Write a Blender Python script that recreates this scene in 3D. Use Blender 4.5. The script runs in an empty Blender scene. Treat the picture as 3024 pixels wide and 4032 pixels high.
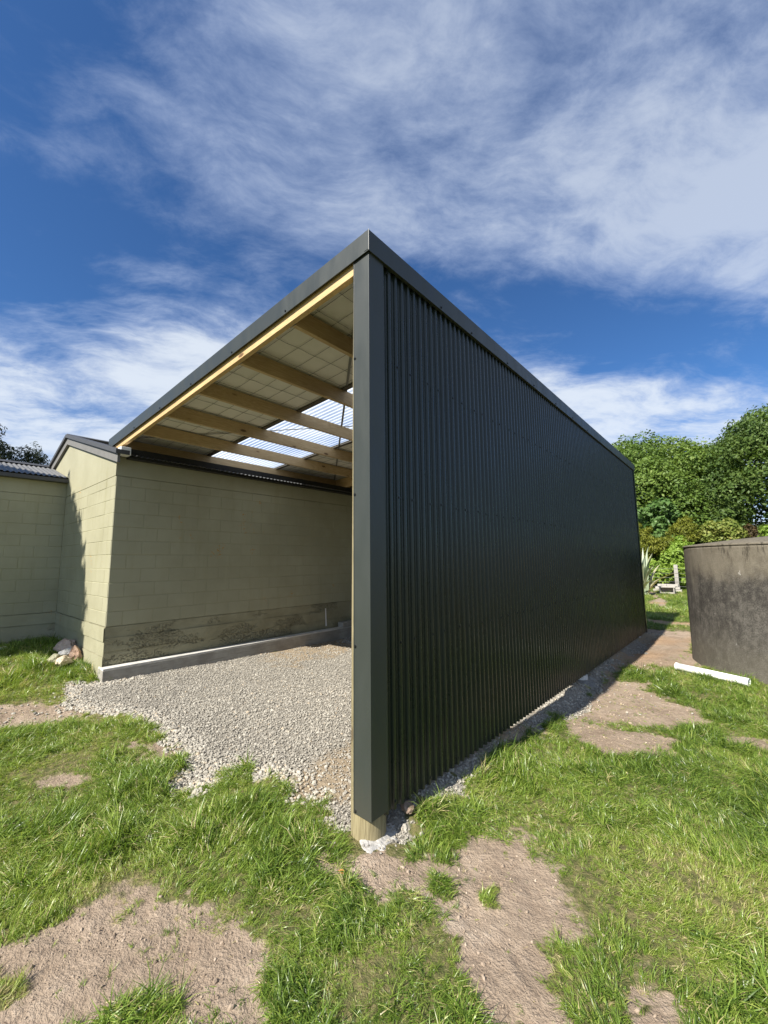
import bpy, math, random
import numpy as np
from mathutils import Vector, Matrix
random.seed(7); RNG = np.random.default_rng(11)
SC = bpy.context.scene
COL = SC.collection
R = math.radians

# ------------------------------------------------------------------ camera
cam_d = bpy.data.cameras.new('camera'); cam = bpy.data.objects.new('camera', cam_d); COL.objects.link(cam)
YAW, PITCH, ROLL = -0.713384, 0.120329, -0.009084
_f = Vector((math.sin(YAW)*math.cos(PITCH), math.cos(YAW)*math.cos(PITCH), math.sin(PITCH)))
_r = Vector((math.cos(YAW), -math.sin(YAW), 0)); _u = _r.cross(_f)
_r2 = _r*math.cos(ROLL) + _u*math.sin(ROLL); _u2 = -_r*math.sin(ROLL) + _u*math.cos(ROLL)
M = Matrix((( _r2.x, _u2.x, -_f.x, 1.740), (_r2.y, _u2.y, -_f.y, -1.874), (_r2.z, _u2.z, -_f.z, 1.676), (0, 0, 0, 1)))
cam.matrix_world = M
cam_d.sensor_fit = 'HORIZONTAL'; cam_d.sensor_width = 36.0; cam_d.lens = 1602.88/3024*36.0
cam_d.clip_start = 0.05; cam_d.clip_end = 2000
SC.camera = cam
SC.render.resolution_x = 768; SC.render.resolution_y = 1024

# ------------------------------------------------------------------ light, sky
SUN_DIR = Vector((0.255, 4.33, -3.96)).normalized()         # the way the light travels
SUN_ELEV = math.asin(-SUN_DIR.z); SUN_AZ = math.atan2(-SUN_DIR.x, -SUN_DIR.y)
sun_d = bpy.data.lights.new('sun', 'SUN'); sun = bpy.data.objects.new('sun', sun_d); COL.objects.link(sun)
sun_d.energy = 5.0; sun_d.angle = R(0.55); sun_d.color = (1.0, 0.945, 0.86)
sun.rotation_euler = SUN_DIR.to_track_quat('-Z', 'Y').to_euler(); sun.location = (-2, -30, 30)
SC.view_settings.view_transform = 'Standard'
try: SC.view_settings.look = 'None'
except Exception: pass
SC.view_settings.exposure = 0.95; SC.view_settings.gamma = 1.0
SC.view_settings.use_curve_mapping = False
SC.cycles.max_bounces = 8; SC.cycles.transparent_max_bounces = 16
SC.cycles.use_denoising = True

class NT:
    """small node-tree helper"""
    def __init__(s, tree): s.t = tree; s.n = tree.nodes; s.l = tree.links
    def add(s, typ, ins=None, **props):
        nd = s.n.new(typ)
        for k, v in props.items(): setattr(nd, k, v)
        for k, v in (ins or {}).items(): s.set(nd, k, v)
        return nd
    def set(s, nd, k, v):
        sock = nd.inputs[k]
        if isinstance(v, bpy.types.NodeSocket): s.l.new(v, sock)
        else: sock.default_value = v
    def math(s, op, a, b=0.0, c=None, clamp=False):
        nd = s.add('ShaderNodeMath', {0: a, 1: b}, operation=op, use_clamp=clamp)
        if c is not None: s.set(nd, 2, c)
        return nd.outputs[0]
    def vmath(s, op, a, b=(0, 0, 0)):
        nd = s.add('ShaderNodeVectorMath', {0: a, 1: b}, operation=op)
        return nd.outputs['Value'] if op in ('DOT_PRODUCT', 'LENGTH') else nd.outputs[0]
    def smooth(s, x, a, b, lo=0.0, hi=1.0):
        return s.add('ShaderNodeMapRange', {0: x, 1: a, 2: b, 3: lo, 4: hi}, interpolation_type='SMOOTHSTEP').outputs[0]
    def lin(s, x, a, b, lo=0.0, hi=1.0):
        return s.add('ShaderNodeMapRange', {0: x, 1: a, 2: b, 3: lo, 4: hi}).outputs[0]
    def noise(s, vec, scale, detail=4.0, rough=0.55, dist=0.0):
        return s.add('ShaderNodeTexNoise', {'Vector': vec, 'Scale': scale, 'Detail': detail, 'Roughness': rough, 'Distortion': dist}).outputs[0]
    def ramp(s, fac, stops):
        nd = s.add('ShaderNodeValToRGB', {0: fac}); cr = nd.color_ramp
        while len(cr.elements) < len(stops): cr.elements.new(0.5)
        for e, (p, c) in zip(cr.elements, stops): e.position = p; e.color = (*c, 1)
        return nd.outputs[0]
    def mix(s, fac, a, b, blend='MIX'):
        nd = s.add('ShaderNodeMix', data_type='RGBA', blend_type=blend)
        s.set(nd, 0, fac)
        for k, v in ((6, a), (7, b)): s.set(nd, k, (*v, 1) if isinstance(v, tuple) and len(v) == 3 else v)
        return nd.outputs[2]
    def scale(s, vec, sc):
        return s.vmath('MULTIPLY', vec, sc)

world = bpy.data.worlds.new('World'); SC.world = world; world.use_nodes = True
w = NT(world.node_tree); w.n.clear()
sky = w.add('ShaderNodeTexSky', sky_type='NISHITA', sun_disc=False, sun_elevation=SUN_ELEV, sun_rotation=SUN_AZ,
            altitude=100.0, air_density=1.0, dust_density=0.25, ozone_density=2.2)
d = w.vmath('NORMALIZE', w.add('ShaderNodeTexCoord').outputs['Generated'])
sep = w.add('ShaderNodeSeparateXYZ', {0: d})
den = w.math('ADD', w.math('MAXIMUM', sep.outputs[2], 0.0), 0.15)
px, py = w.math('DIVIDE', sep.outputs[0], den), w.math('DIVIDE', sep.outputs[1], den)
P = w.add('ShaderNodeCombineXYZ', {0: px, 1: py, 2: 0.0}).outputs[0]
S_ = w.vmath('DOT_PRODUCT', P, (-0.75, 0.66, 0)); T_ = w.vmath('DOT_PRODUCT', P, (0.66, 0.75, 0))
warp = w.add('ShaderNodeTexNoise', {'Vector': P, 'Scale': 1.7, 'Detail': 3.0}).outputs[1]
Pw = w.vmath('ADD', P, w.scale(w.vmath('SUBTRACT', warp, (.5, .5, .5)), (0.30, 0.30, 0.0)))
st = w.add('ShaderNodeCombineXYZ', {0: w.vmath('DOT_PRODUCT', Pw, (-0.75, 0.66, 0)), 1: w.math('MULTIPLY', w.vmath('DOT_PRODUCT', Pw, (0.66, 0.75, 0)), 0.55), 2: 3.1}).outputs[0]
n_big = w.noise(st, 2.3, 6.0, 0.55); n_fine = w.noise(st, 8.5, 8.0, 0.66)
nz = w.math('ADD', w.math('MULTIPLY', n_big, 0.78), w.math('MULTIPLY_ADD', n_fine, 0.62, -0.20))
Sn = w.math('ADD', S_, w.math('MULTIPLY', w.math('SUBTRACT', n_big, 0.5), 0.35))
band1 = w.math('MULTIPLY', w.math('SUBTRACT', w.smooth(Sn, 0.12, 0.62), w.smooth(Sn, 0.86, 1.08)), w.smooth(T_, -0.75, 0.05))
band2 = w.smooth(Sn, 1.12, 1.5)
band0 = w.smooth(Sn, 0.2, -0.15)  # clouds added out of view to make the ambient light less blue
cov = w.math('ADD', w.math('MULTIPLY', w.math('ADD', band1, band0), 0.36), w.math('MULTIPLY', band2, 0.34))
dens = w.smooth(w.math('ADD', nz, cov), 0.49, 0.99)
dens = w.math('MULTIPLY', dens, w.lin(Sn, 0.95, 1.3, 0.64, 0.84))
skycol = w.mix(1.0, sky.outputs[0], (0.41, 0.69, 1.0), 'MULTIPLY')
ccol = w.mix(w.smooth(dens, 0.25, 0.9), (4.4, 5.2, 6.9), (6.4, 6.9, 7.5))
col = w.mix(dens, skycol, ccol)
bg = w.add('ShaderNodeBackground', {0: col, 1: 0.070})
out = w.add('ShaderNodeOutputWorld'); w.l.new(bg.outputs[0], out.inputs[0])

# ------------------------------------------------------------------ mesh helpers
WLOC = {}
def finish(o, label=None, cat=None, group=None, kind=None):
    if label: o['label'] = label
    if cat: o['category'] = cat
    if group: o['group'] = group
    if kind: o['kind'] = kind
    return o
def place(o, world, parent):
    WLOC[o.name] = Vector(world)
    if parent is not None:
        o.parent = parent; o.location = Vector(world) - WLOC[parent.name]
    else: o.location = world
def thing(name, loc, label, cat, group=None):
    o = bpy.data.objects.new(name, None); COL.objects.link(o); o.empty_display_size = .2
    place(o, loc, None); return finish(o, label, cat, group)
def mesh_np(name, verts, faces, mat, parent=None, smooth=False, attrs=None, origin=None, rot=None):
    """verts in world coordinates; the object's origin is put at their centre"""
    v = np.asarray(verts, float)
    if origin is None: origin = (v.min(0)+v.max(0))/2
    origin = np.asarray(origin, float)
    me = bpy.data.meshes.new(name)
    if isinstance(faces, np.ndarray):
        k = faces.shape[1]; nf = len(faces)
        me.vertices.add(len(v)); me.vertices.foreach_set('co', (v-origin).ravel())
        me.loops.add(nf*k); me.loops.foreach_set('vertex_index', faces.ravel().astype(np.int32))
        me.polygons.add(nf); me.polygons.foreach_set('loop_start', np.arange(nf, dtype=np.int32)*k)
        me.update(calc_edges=True)
    else:
        me.from_pydata((v-origin).tolist(), [], faces); me.update()
    if smooth: me.polygons.foreach_set('use_smooth', np.ones(len(me.polygons), bool))
    for k, a in (attrs or {}).items():
        at = me.attributes.new(k, 'FLOAT', 'POINT'); at.data.foreach_set('value', np.asarray(a, np.float32))
    if mat: me.materials.append(mat)
    o = bpy.data.objects.new(name, me); COL.objects.link(o); place(o, origin, parent)
    return o
class MB:
    def __init__(s): s.v = []; s.f = []
    def quad_box(s, c8):
        b = len(s.v); s.v += [tuple(p) for p in c8]
        s.f += [tuple(b+i for i in q) for q in ((0,3,2,1),(4,5,6,7),(0,1,5,4),(1,2,6,5),(2,3,7,6),(3,0,4,7))]
        return s
    def box(s, x0, x1, y0, y1, z0, z1, zs=0.0):
        """axis box; zs = slope of z along x"""
        x0, x1 = min(x0, x1), max(x0, x1)
        c = [(x, y, z+zs*x) for z in (z0, z1) for (x, y) in ((x0, y0), (x1, y0), (x1, y1), (x0, y1))]
        return s.quad_box(c)
    def tube(s, pts, r, n=8, cap=True):
        pts = [Vector(p) for p in pts]; b = len(s.v); rr = r if isinstance(r, (list, tuple)) else [r]*len(pts)
        for i, p in enumerate(pts):
            t = (pts[min(i+1, len(pts)-1)]-pts[max(i-1, 0)]).normalized()
            a = t.cross(Vector((0, 0, 1)) if abs(t.z) < .9 else Vector((1, 0, 0))).normalized(); c = t.cross(a)
            for k in range(n):
                q = p + (a*math.cos(2*math.pi*k/n) + c*math.sin(2*math.pi*k/n))*rr[i]; s.v.append(tuple(q))
        for i in range(len(pts)-1):
            for k in range(n):
                s.f.append((b+i*n+k, b+i*n+(k+1) % n, b+(i+1)*n+(k+1) % n, b+(i+1)*n+k))
        if cap: s.f += [tuple(b+k for k in reversed(range(n))), tuple(b+(len(pts)-1)*n+k for k in range(n))]
        return s
    def prism(s, poly, ext):
        """polygon (3-D points) extruded by vector"""
        n = len(poly); b = len(s.v); e = Vector(ext)
        s.v += [tuple(p) for p in poly] + [tuple(Vector(p)+e) for p in poly]
        s.f += [tuple(b+i for i in range(n)), tuple(b+n+i for i in reversed(range(n)))]
        s.f += [(b+i, b+n+i, b+n+(i+1) % n, b+(i+1) % n) for i in range(n)]
        return s
    def build(s, name, mat, parent=None, smooth=False, bevel=0.0, fix=True):
        o = mesh_np(name, s.v, s.f, mat, parent, smooth)
        if fix or bevel:
            import bmesh
            bm = bmesh.new(); bm.from_mesh(o.data)
            bmesh.ops.recalc_face_normals(bm, faces=bm.faces)
            if bevel: bmesh.ops.bevel(bm, geom=bm.edges[:], offset=bevel, segments=2, affect='EDGES', profile=.6, clamp_overlap=True)
            bm.to_mesh(o.data); bm.free()
        return o
def copy_part(o, world, parent, rotz=None):
    c = o.copy(); COL.objects.link(c); place(c, world, parent)
    return c

# value noise in numpy
def _hash(ix, iy, seed):
    h = (ix.astype(np.int64)*374761393 + iy.astype(np.int64)*668265263 + seed*982451653) & 0x7fffffff
    h = ((h ^ (h >> 13))*1274126177) & 0x7fffffff
    return ((h ^ (h >> 16)) & 0xffff)/65535.0
def vnoise(x, y, sc, seed=0, octv=3):
    o = 0; amp = 1; tot = 0
    for k in range(octv):
        fx, fy = x*sc+17.3*k, y*sc-9.1*k; ix, iy = np.floor(fx), np.floor(fy); tx, ty = fx-ix, fy-iy
        tx, ty = tx*tx*(3-2*tx), ty*ty*(3-2*ty)
        a, b = _hash(ix, iy, seed+k), _hash(ix+1, iy, seed+k); c, e = _hash(ix, iy+1, seed+k), _hash(ix+1, iy+1, seed+k)
        o = o + amp*((a*(1-tx)+b*tx)*(1-ty)+(c*(1-tx)+e*tx)*ty); tot += amp; amp *= .5; sc *= 2
    return o/tot
def sstep(x, a, b):
    t = np.clip((x-a)/(b-a), 0, 1); return t*t*(3-2*t)

# ------------------------------------------------------------------ materials
def new_mat(name):
    m = bpy.data.materials.new(name); m.use_nodes = True; t = NT(m.node_tree); t.n.clear()
    o = t.add('ShaderNodeOutputMaterial'); return m, t, o
def principled(t, o, color, rough=.6, spec=.5, bump=None, bump_d=.01, bump_s=.5, metallic=0.0, **kw):
    b = t.add('ShaderNodeBsdfPrincipled')
    t.set(b, 'Base Color', (*color, 1) if isinstance(color, tuple) else color)
    t.set(b, 'Roughness', rough); t.set(b, 'Specular IOR Level', spec); t.set(b, 'Metallic', metallic)
    for k, v in kw.items(): t.set(b, k, v)
    if bump is not None:
        bn = t.add('ShaderNodeBump', {'Height': bump, 'Distance': bump_d, 'Strength': bump_s}); t.l.new(bn.outputs[0], b.inputs['Normal'])
    if o is not None: t.l.new(b.outputs[0], o.inputs[0])
    return b
def attr(t, name, typ='GEOMETRY'):
    return t.add('ShaderNodeAttribute', attribute_name=name, attribute_type=typ).outputs['Fac']
def pos(t): return t.add('ShaderNodeNewGeometry').outputs['Position']
def objco(t): return t.add('ShaderNodeTexCoord').outputs['Object']
def objrand(t): return t.add('ShaderNodeObjectInfo').outputs['Random']

def mat_metal(name, base, rough=.38, spec=.5, dust=.35):
    m, t, o = new_mat(name); p = pos(t)
    n = t.noise(p, 1.3, 5, .6); n2 = t.noise(t.scale(p, (1, 1, .25)), 9, 4, .6)
    c = t.mix(t.math('MULTIPLY', t.smooth(t.math('ADD', t.math('MULTIPLY', n, .6), t.math('MULTIPLY', n2, .4)), .42, .75), dust), base, tuple(b*1.35+.006 for b in base))
    z_ = t.add('ShaderNodeSeparateXYZ', {0: p}).outputs[2]
    mud = t.math('MULTIPLY', t.smooth(t.math('ADD', z_, t.math('MULTIPLY', n2, .5)), .75, .35), .22)
    c = t.mix(mud, c, (.10, .085, .062))
    principled(t, o, c, t.lin(n2, .3, .7, rough-.05, rough+.07), spec, t.noise(p, 2.2, 2, .5), .004, .12)
    return m
M_SHED = mat_metal('shed_steel', (.0115, .0180, .0125), .27, .5)
M_TRIM = mat_metal('trim_steel', (.034, .039, .034), .42, .5)
M_SCREW = mat_metal('screw_paint', (.012, .014, .014), .35, .6)
M_GUTTER = mat_metal('black_gutter', (.018, .018, .018), .5, .4)

def mat_wood(name, axis, light, dark, knot=(.10, .05, .02), rough=.62):
    m, t, o = new_mat(name); c = objco(t)
    r = t.math('MULTIPLY', objrand(t), 37.0)
    off = t.add('ShaderNodeCombineXYZ', {0: r, 1: r, 2: r}).outputs[0]
    c = t.vmath('ADD', c, off)
    k = [9.0, 9.0, 9.0]; k[axis] = .55
    sc = t.scale(c, tuple(k))
    # knots: stretched cells
    kk = [7.0, 7.0, 7.0]; kk[axis] = 2.6
    vor = t.add('ShaderNodeTexVoronoi', {'Vector': t.scale(c, tuple(kk)), 'Scale': 1.0, 'Randomness': .95})
    kd = vor.outputs['Distance']; krand = t.add('ShaderNodeSeparateColor', {0: vor.outputs['Color']}).outputs[0]
    kon = t.math('GREATER_THAN', krand, .5)
    km = t.math('MULTIPLY', t.smooth(kd, .17, .08), kon); halo = t.math('MULTIPLY', t.smooth(kd, .5, .1), kon)
    g = t.noise(t.vmath('ADD', sc, t.add('ShaderNodeCombineXYZ', {0: t.math('MULTIPLY', halo, .8), 1: t.math('MULTIPLY', halo, .8), 2: t.math('MULTIPLY', halo, .8)}).outputs[0]), 1.6, 3, .5)
    rings = t.math('ABSOLUTE', t.math('SINE', t.math('MULTIPLY', g, 46.0)))
    fine = t.noise(t.scale(sc, (1, 1, 1)), 14, 4, .6)
    fac = t.math('ADD', t.math('MULTIPLY', t.math('POWER', rings, 2.2), .55), t.math('MULTIPLY', fine, .45))
    col = t.mix(fac, dark, light)
    blot = t.noise(c, 1.4, 3, .5)
    col = t.mix(t.smooth(blot, .45, .75, 0, .45), col, tuple(d*.8 for d in dark))
    col = t.mix(t.math('MULTIPLY', halo, .35), col, dark); col = t.mix(t.math('MULTIPLY', km, .9), col, knot)
    principled(t, o, col, rough, .35, fac, .002, .4)
    return m
PINE_L, PINE_D = (.56, .425, .245), (.39, .27, .135)
M_PINE_Y = mat_wood('pine_along_y', 1, PINE_L, PINE_D)
M_PINE_X = mat_wood('pine_along_x', 0, (.60, .435, .225), (.46, .30, .13))
M_POLE = mat_wood('pole_wood', 2, (.34, .29, .165), (.17, .138, .072), (.11, .08, .045), .85)
M_GREYWOOD = mat_wood('weathered_wood', 2, (.42, .40, .36), (.24, .22, .19), (.1, .09, .08), .85)
M_GREYWOOD_X = mat_wood('weathered_wood_flat', 0, (.50, .47, .42), (.30, .28, .24), (.1, .09, .08), .85)

def mat_block(name, rough_plaster=False):
    m, t, o = new_mat(name); p = pos(t)
    n = t.noise(p, 1.1, 5, .6); n2 = t.noise(p, 26, 5, .6); streak = t.noise(t.scale(p, (5, 5, .55)), 1.6, 5, .62)
    base = t.mix(t.smooth(n, .3, .7), (.295, .280, .184), (.352, .337, .230))
    base = t.mix(t.math('MULTIPLY', t.smooth(streak, .52, .8), .42), base, (.26, .245, .135))
    base = t.mix(t.math('MULTIPLY', t.smooth(streak, .42, .2), .35), base, (.42, .40, .27))
    base = t.mix(t.math('MULTIPLY', objrand(t), .10), base, (.22, .215, .13))
    # small flakes of orange lichen
    l1 = t.noise(p, 2.1, 2, .5); l2 = t.noise(p, 31, 3, .6)
    lich = t.math('MULTIPLY', t.smooth(l1, .665, .70), t.smooth(l2, .585, .62))
    base = t.mix(t.math('MULTIPLY', lich, .8), base, (.42, .20, .03))
    fine = t.noise(p, 120 if not rough_plaster else 60, 4, .7)
    h = t.math('ADD', t.math('MULTIPLY', n2, .5), t.math('MULTIPLY', fine, .5))
    principled(t, o, base, .62, .35, h, .006 if rough_plaster else .003, .75 if rough_plaster else .5)
    return m
M_BLOCK = mat_block('olive_block_paint'); M_PLASTER = mat_block('olive_plaster', True)
def mat_footing():
    m, t, o = new_mat('rough_footing'); p = pos(t)
    n = t.noise(p, 2.2, 5, .6); n2 = t.noise(p, 18, 5, .65)
    base = t.mix(t.smooth(n, .35, .7), (.255, .236, .15), (.33, .31, .205))
    region = t.noise(t.scale(p, (1, 1, 2.6)), 1.5, 4, .6)
    pits = t.noise(t.scale(p, (1, 1, 1.4)), 34, 6, .7)
    pm = t.math('MULTIPLY', t.smooth(region, .50, .60), t.smooth(pits, .50, .58))
    col = t.mix(t.math('MULTIPLY', pm, .36), base, (.075, .066, .045))
    h = t.math('SUBTRACT', t.math('ADD', n, t.math('MULTIPLY', n2, .35)), t.math('MULTIPLY', pm, .9))
    principled(t, o, col, .8, .25, h, .02, .9)
    return m
M_FOOT = mat_footing()
def mat_concrete(name, a, b, sc=3.0, bump=.006, form=False):
    m, t, o = new_mat(name); p = pos(t)
    n = t.noise(p, sc, 6, .62); n2 = t.noise(p, 45, 4, .6)
    st = t.noise(t.scale(p, (.5, .5, 7)), 6, 4, .6)
    col = t.mix(t.smooth(n, .3, .72), a, b)
    if form: col = t.mix(t.smooth(st, .5, .7, 0, .4), col, tuple(x*.62 for x in a))
    principled(t, o, col, .8, .3, t.math('ADD', n2, t.math('MULTIPLY', n, .7)), bump, .6)
    return m
M_KERB = mat_concrete('kerb_concrete', (.27, .25, .215), (.40, .38, .335), 3.2, .006, True)
M_KERBTOP = mat_concrete('kerb_top_concrete', (.46, .445, .41), (.60, .58, .54), 5.0, .004)
M_SPILL = mat_concrete('concrete_spill', (.30, .29, .27), (.47, .455, .425), 26, .02)
def mat_tank():
    m, t, o = new_mat('tank_concrete'); p = pos(t)
    n = t.noise(p, 1.6, 6, .65); st = t.noise(t.scale(p, (3, 3, .6)), 2.4, 6, .65); grit = t.noise(p, 75, 5, .75)
    sep = t.add('ShaderNodeSeparateXYZ', {0: p}); z = sep.outputs[2]
    f = t.math('ADD', t.math('MULTIPLY', n, .40), t.math('ADD', t.math('MULTIPLY', st, .38), t.math('MULTIPLY', t.smooth(grit, .25, .75), .24)))
    col = t.ramp(f, [(.38, (.022, .020, .018)), (.5, (.058, .053, .046)), (.58, (.095, .088, .076)), (.70, (.17, .158, .138))])
    # lichen-pale upper band with black rain runs under the lip (weathering with its own outline)
    mot = t.noise(t.scale(p, (1, 1, .8)), 13, 5, .65)
    col = t.mix(t.smooth(mot, .50, .68, 0, .45), col, (.16, .148, .125)); col = t.mix(t.smooth(mot, .48, .34, 0, .5), col, (.025, .023, .02))
    top = t.smooth(t.math('ADD', z, t.math('MULTIPLY', t.math('SUBTRACT', n, .5), 1.3)), 1.15, 1.75)
    col = t.mix(t.math('MULTIPLY', top, .5), col, (.215, .185, .13))
    low = t.smooth(t.math('ADD', z, t.math('MULTIPLY', t.math('SUBTRACT', n, .5), 1.0)), .75, .1)
    col = t.mix(t.math('MULTIPLY', low, .4), col, (.165, .15, .115))
    run = t.math('MULTIPLY', t.smooth(t.noise(t.scale(p, (5, 5, .9)), 3.4, 5, .7), .54, .66), t.smooth(z, 1.35, 1.86))
    col = t.mix(t.math('MULTIPLY', run, .85), col, (.035, .03, .022))
    sp = t.math('MULTIPLY', t.smooth(t.noise(t.scale(p, (1.2, 1.2, .6)), 9, 3, .55), .70, .76), t.smooth(grit, .45, .6))
    col = t.mix(t.math('MULTIPLY', sp, .8), col, (.5, .48, .44))
    principled(t, o, col, .85, .25, t.math('ADD', grit, n), .012, .7)
    return m
M_TANK = mat_tank()
def mat_simple(name, c, rough=.6, spec=.4, nscale=8, var=.25, bump=.003):
    m, t, o = new_mat(name); p = pos(t); n = t.noise(p, nscale, 5, .6)
    principled(t, o, t.mix(n, tuple(x*(1-var) for x in c), tuple(min(1, x*(1+var)) for x in c)), rough, spec, n, bump, .5)
    return m
M_UNDERLAY = mat_simple('roof_paper', (.66, .64, .58), .75, .25, 3, .06, .006)
M_WIRE = mat_simple('net_wire', (.10, .10, .09), .6, .4)
M_STRAP = mat_simple('galvanised_strap', (.16, .16, .15), .5, .5)
M_BATTEN = mat_simple('dark_batten', (.085, .075, .06), .7, .3)
M_PVC = mat_simple('white_pvc', (.84, .84, .83), .35, .5, 4, .03, .001)
M_WHITE = mat_simple('white_end', (.78, .77, .75), .5, .4, 6, .06, .001)
M_OLDROOF = mat_simple('old_iron_roof', (.125, .125, .122), .55, .4, 4, .3, .003)
M_BARGE = mat_simple('grey_barge', (.16, .155, .145), .65, .35, 9, .25, .003)
M_BARGECAP = mat_simple('dark_barge_cap', (.06, .06, .06), .55, .4, 9, .2, .002)
M_MORTAR = mat_simple('painted_joint', (.30, .288, .18), .75, .25, 10, .15, .004)

def mat_skylight():
    m, t, o = new_mat('clear_roof_sheet')
    tr = t.add('ShaderNodeBsdfTransparent', {0: (.93, .96, .98, 1)}); tl = t.add('ShaderNodeBsdfTranslucent', {0: (.9, .95, 1, 1)})
    gl = t.add('ShaderNodeBsdfGlossy', {0: (1, 1, 1, 1), 1: .08})
    lw = t.add('ShaderNodeLayerWeight', {0: .35}).outputs['Facing']
    a = t.add('ShaderNodeMixShader', {0: t.lin(lw, .0, 1, .16, .62)}); t.l.new(tr.outputs[0], a.inputs[1]); t.l.new(tl.outputs[0], a.inputs[2])
    b = t.add('ShaderNodeMixShader', {0: .06}); t.l.new(a.outputs[0], b.inputs[1]); t.l.new(gl.outputs[0], b.inputs[2])
    t.l.new(b.outputs[0], o.inputs[0]); return m
M_SKYL = mat_skylight()

def leaf_mat(name, stops, attr_type='GEOMETRY', trans=.35, rough=.55, spec=.28):
    m, t, o = new_mat(name)
    tint = attr(t, 'tint', attr_type)
    if attr_type == 'INSTANCER': tint = t.math('ADD', tint, t.math('MULTIPLY', t.math('SUBTRACT', attr(t, 'bt'), .5), .45), clamp=True)
    col = t.ramp(tint, stops)
    b = principled(t, None, col, rough, spec)
    tl = t.add('ShaderNodeBsdfTranslucent'); t.l.new(t.mix(1.0, col, (1.25, 1.3, .6), 'MULTIPLY'), tl.inputs[0])
    mx = t.add('ShaderNodeMixShader', {0: trans}); t.l.new(b.outputs[0], mx.inputs[1]); t.l.new(tl.outputs[0], mx.inputs[2])
    t.l.new(mx.outputs[0], o.inputs[0]); return m
M_GRASS = leaf_mat('grass_blade', [(0, (.060, .110, .016)), (.35, (.165, .255, .038)), (.65, (.29, .37, .066)), (.86, (.34, .36, .11)), (.95, (.42, .36, .17)), (1, (.52, .44, .24))], 'INSTANCER', .35, .36, .5)
def stone_mat(name, stops):
    m, t, o = new_mat(name)
    p = objco(t); n = t.noise(p, 60, 4, .6)
    col = t.ramp(t.math('ADD', attr(t, 'tint', 'INSTANCER'), t.math('MULTIPLY', t.math('SUBTRACT', n, .5), .18), clamp=True), stops)
    principled(t, o, col, .8, .3, n, .003, .5); return m
M_GRAVEL = stone_mat('gravel_stone', [(0, (.13, .12, .103)), (.3, (.265, .246, .21)), (.6, (.355, .33, .278)), (.8, (.45, .42, .355)), (1, (.43, .345, .24))])
M_CLOD = stone_mat('soil_clod', [(0, (.17, .125, .09)), (.5, (.29, .225, .165)), (1, (.42, .34, .26))])
def rock_mat(name, a, b):
    m, t, o = new_mat(name); p = objco(t); n = t.noise(p, 9, 6, .65); n2 = t.noise(p, 40, 4, .6)
    principled(t, o, t.mix(t.smooth(t.math('ADD', t.math('MULTIPLY', n, .7), t.math('MULTIPLY', n2, .3)), .35, .65), a, b), .85, .25, t.math('ADD', n, n2), .012, .7); return m

# ------------------------------------------------------------------ ground
CP = np.array([(0,0,.03),(-.12,-.05,.03),(-.1,-.8,0),(1,-.2,0),(1.5,1,-.01),(0,4.2,-.05),(0,2,-.02),(0,8,-.04),(1.3,6.3,-.02),(-2,-1,.03),(-1.2,-.3,.02),(-4.86,0,.09),(-4.86,.8,.11),(-4.86,2.2,.07),(-4.86,4.3,.05),(-2.5,2,.05),(-2.5,6,.04),(-4.8,8,.05),
(-6.2,-.1,.33),(-7.9,-.1,.34),(-7,-1,.28),(-5.5,-.45,.16),(-5.5,-.05,.28),(-8,-3,.25),(-4,-2,.1),(-3.5,-.6,.05),(-4.7,.05,.05),(-4.7,.5,.075),(-4.7,1.4,.07),(-4.7,3.2,.06),(-4.75,-.2,.05),(-4.3,0,.06),(-3.6,0,.05),(-5.0,-.15,.10),(0,20,0),(3,10,0)])
def hgt(x, y):
    x = np.asarray(x, float); y = np.asarray(y, float); s = np.full(x.shape, 1e-3); a = np.zeros(x.shape)
    for cx, cy, cz in CP:
        k = np.exp(-((x-cx)**2+(y-cy)**2)/(2*.55**2)); s += k; a += k*cz
    rdg = np.where(y < 2.1, .085, np.where(y < 3.7, .048, .085))*sstep(y, .2, .45)*(1-sstep(y, 9.0, 9.6))*(1-.6*np.exp(-((y-4.45)/.3)**2))
    return a/s + rdg*np.exp(-((x+.06)/.15)**2)
def inside(x, y, poly):
    """signed distance-like test: returns >0 inside (distance to edge)"""
    x = np.asarray(x, float); y = np.asarray(y, float)
    ins = np.zeros(x.shape, bool); dist = np.full(x.shape, 1e9); n = len(poly)
    for i in range(n):
        (x1, y1), (x2, y2) = poly[i], poly[(i+1) % n]
        c = ((y1 > y) != (y2 > y)) & (x < (x2-x1)*(y-y1)/((y2-y1) if y2 != y1 else 1e-9)+x1); ins ^= c
        l2 = (x2-x1)**2+(y2-y1)**2+1e-12; tt = np.clip(((x-x1)*(x2-x1)+(y-y1)*(y2-y1))/l2, 0, 1)
        dist = np.minimum(dist, np.hypot(x-x1-tt*(x2-x1), y-y1-tt*(y2-y1)))
    return np.where(ins, dist, -dist)
G_GRAVEL = [(-4.86,-.06),(-5.08,-.30),(-4.46,-.61),(-3.96,-.54),(-3.74,-.4),(-3.36,-.25),(-2.96,-.16),(-2.5,-.16),(-2.2,-.14),(-1.96,-.26),(-1.65,-.54),(-1.46,-.51),(-1.38,-.42),(-1.43,-.22),(-1.54,-.09),(-1.36,.02),(-1.13,.13),(-.97,.14),(-.84,.1),(-.66,.07),(-.43,.04),(-.22,.02),(-.02,.05),(.05,.15),(.01,.41),(.03,.62),(.04,.98),(.05,1.43),(.08,2.0),(.12,2.6),(.2,2.98),(.22,3.44),(.16,4.2),(.14,5.6),(.18,7),(.2,9.6),(-5.0,9.6)]
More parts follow.
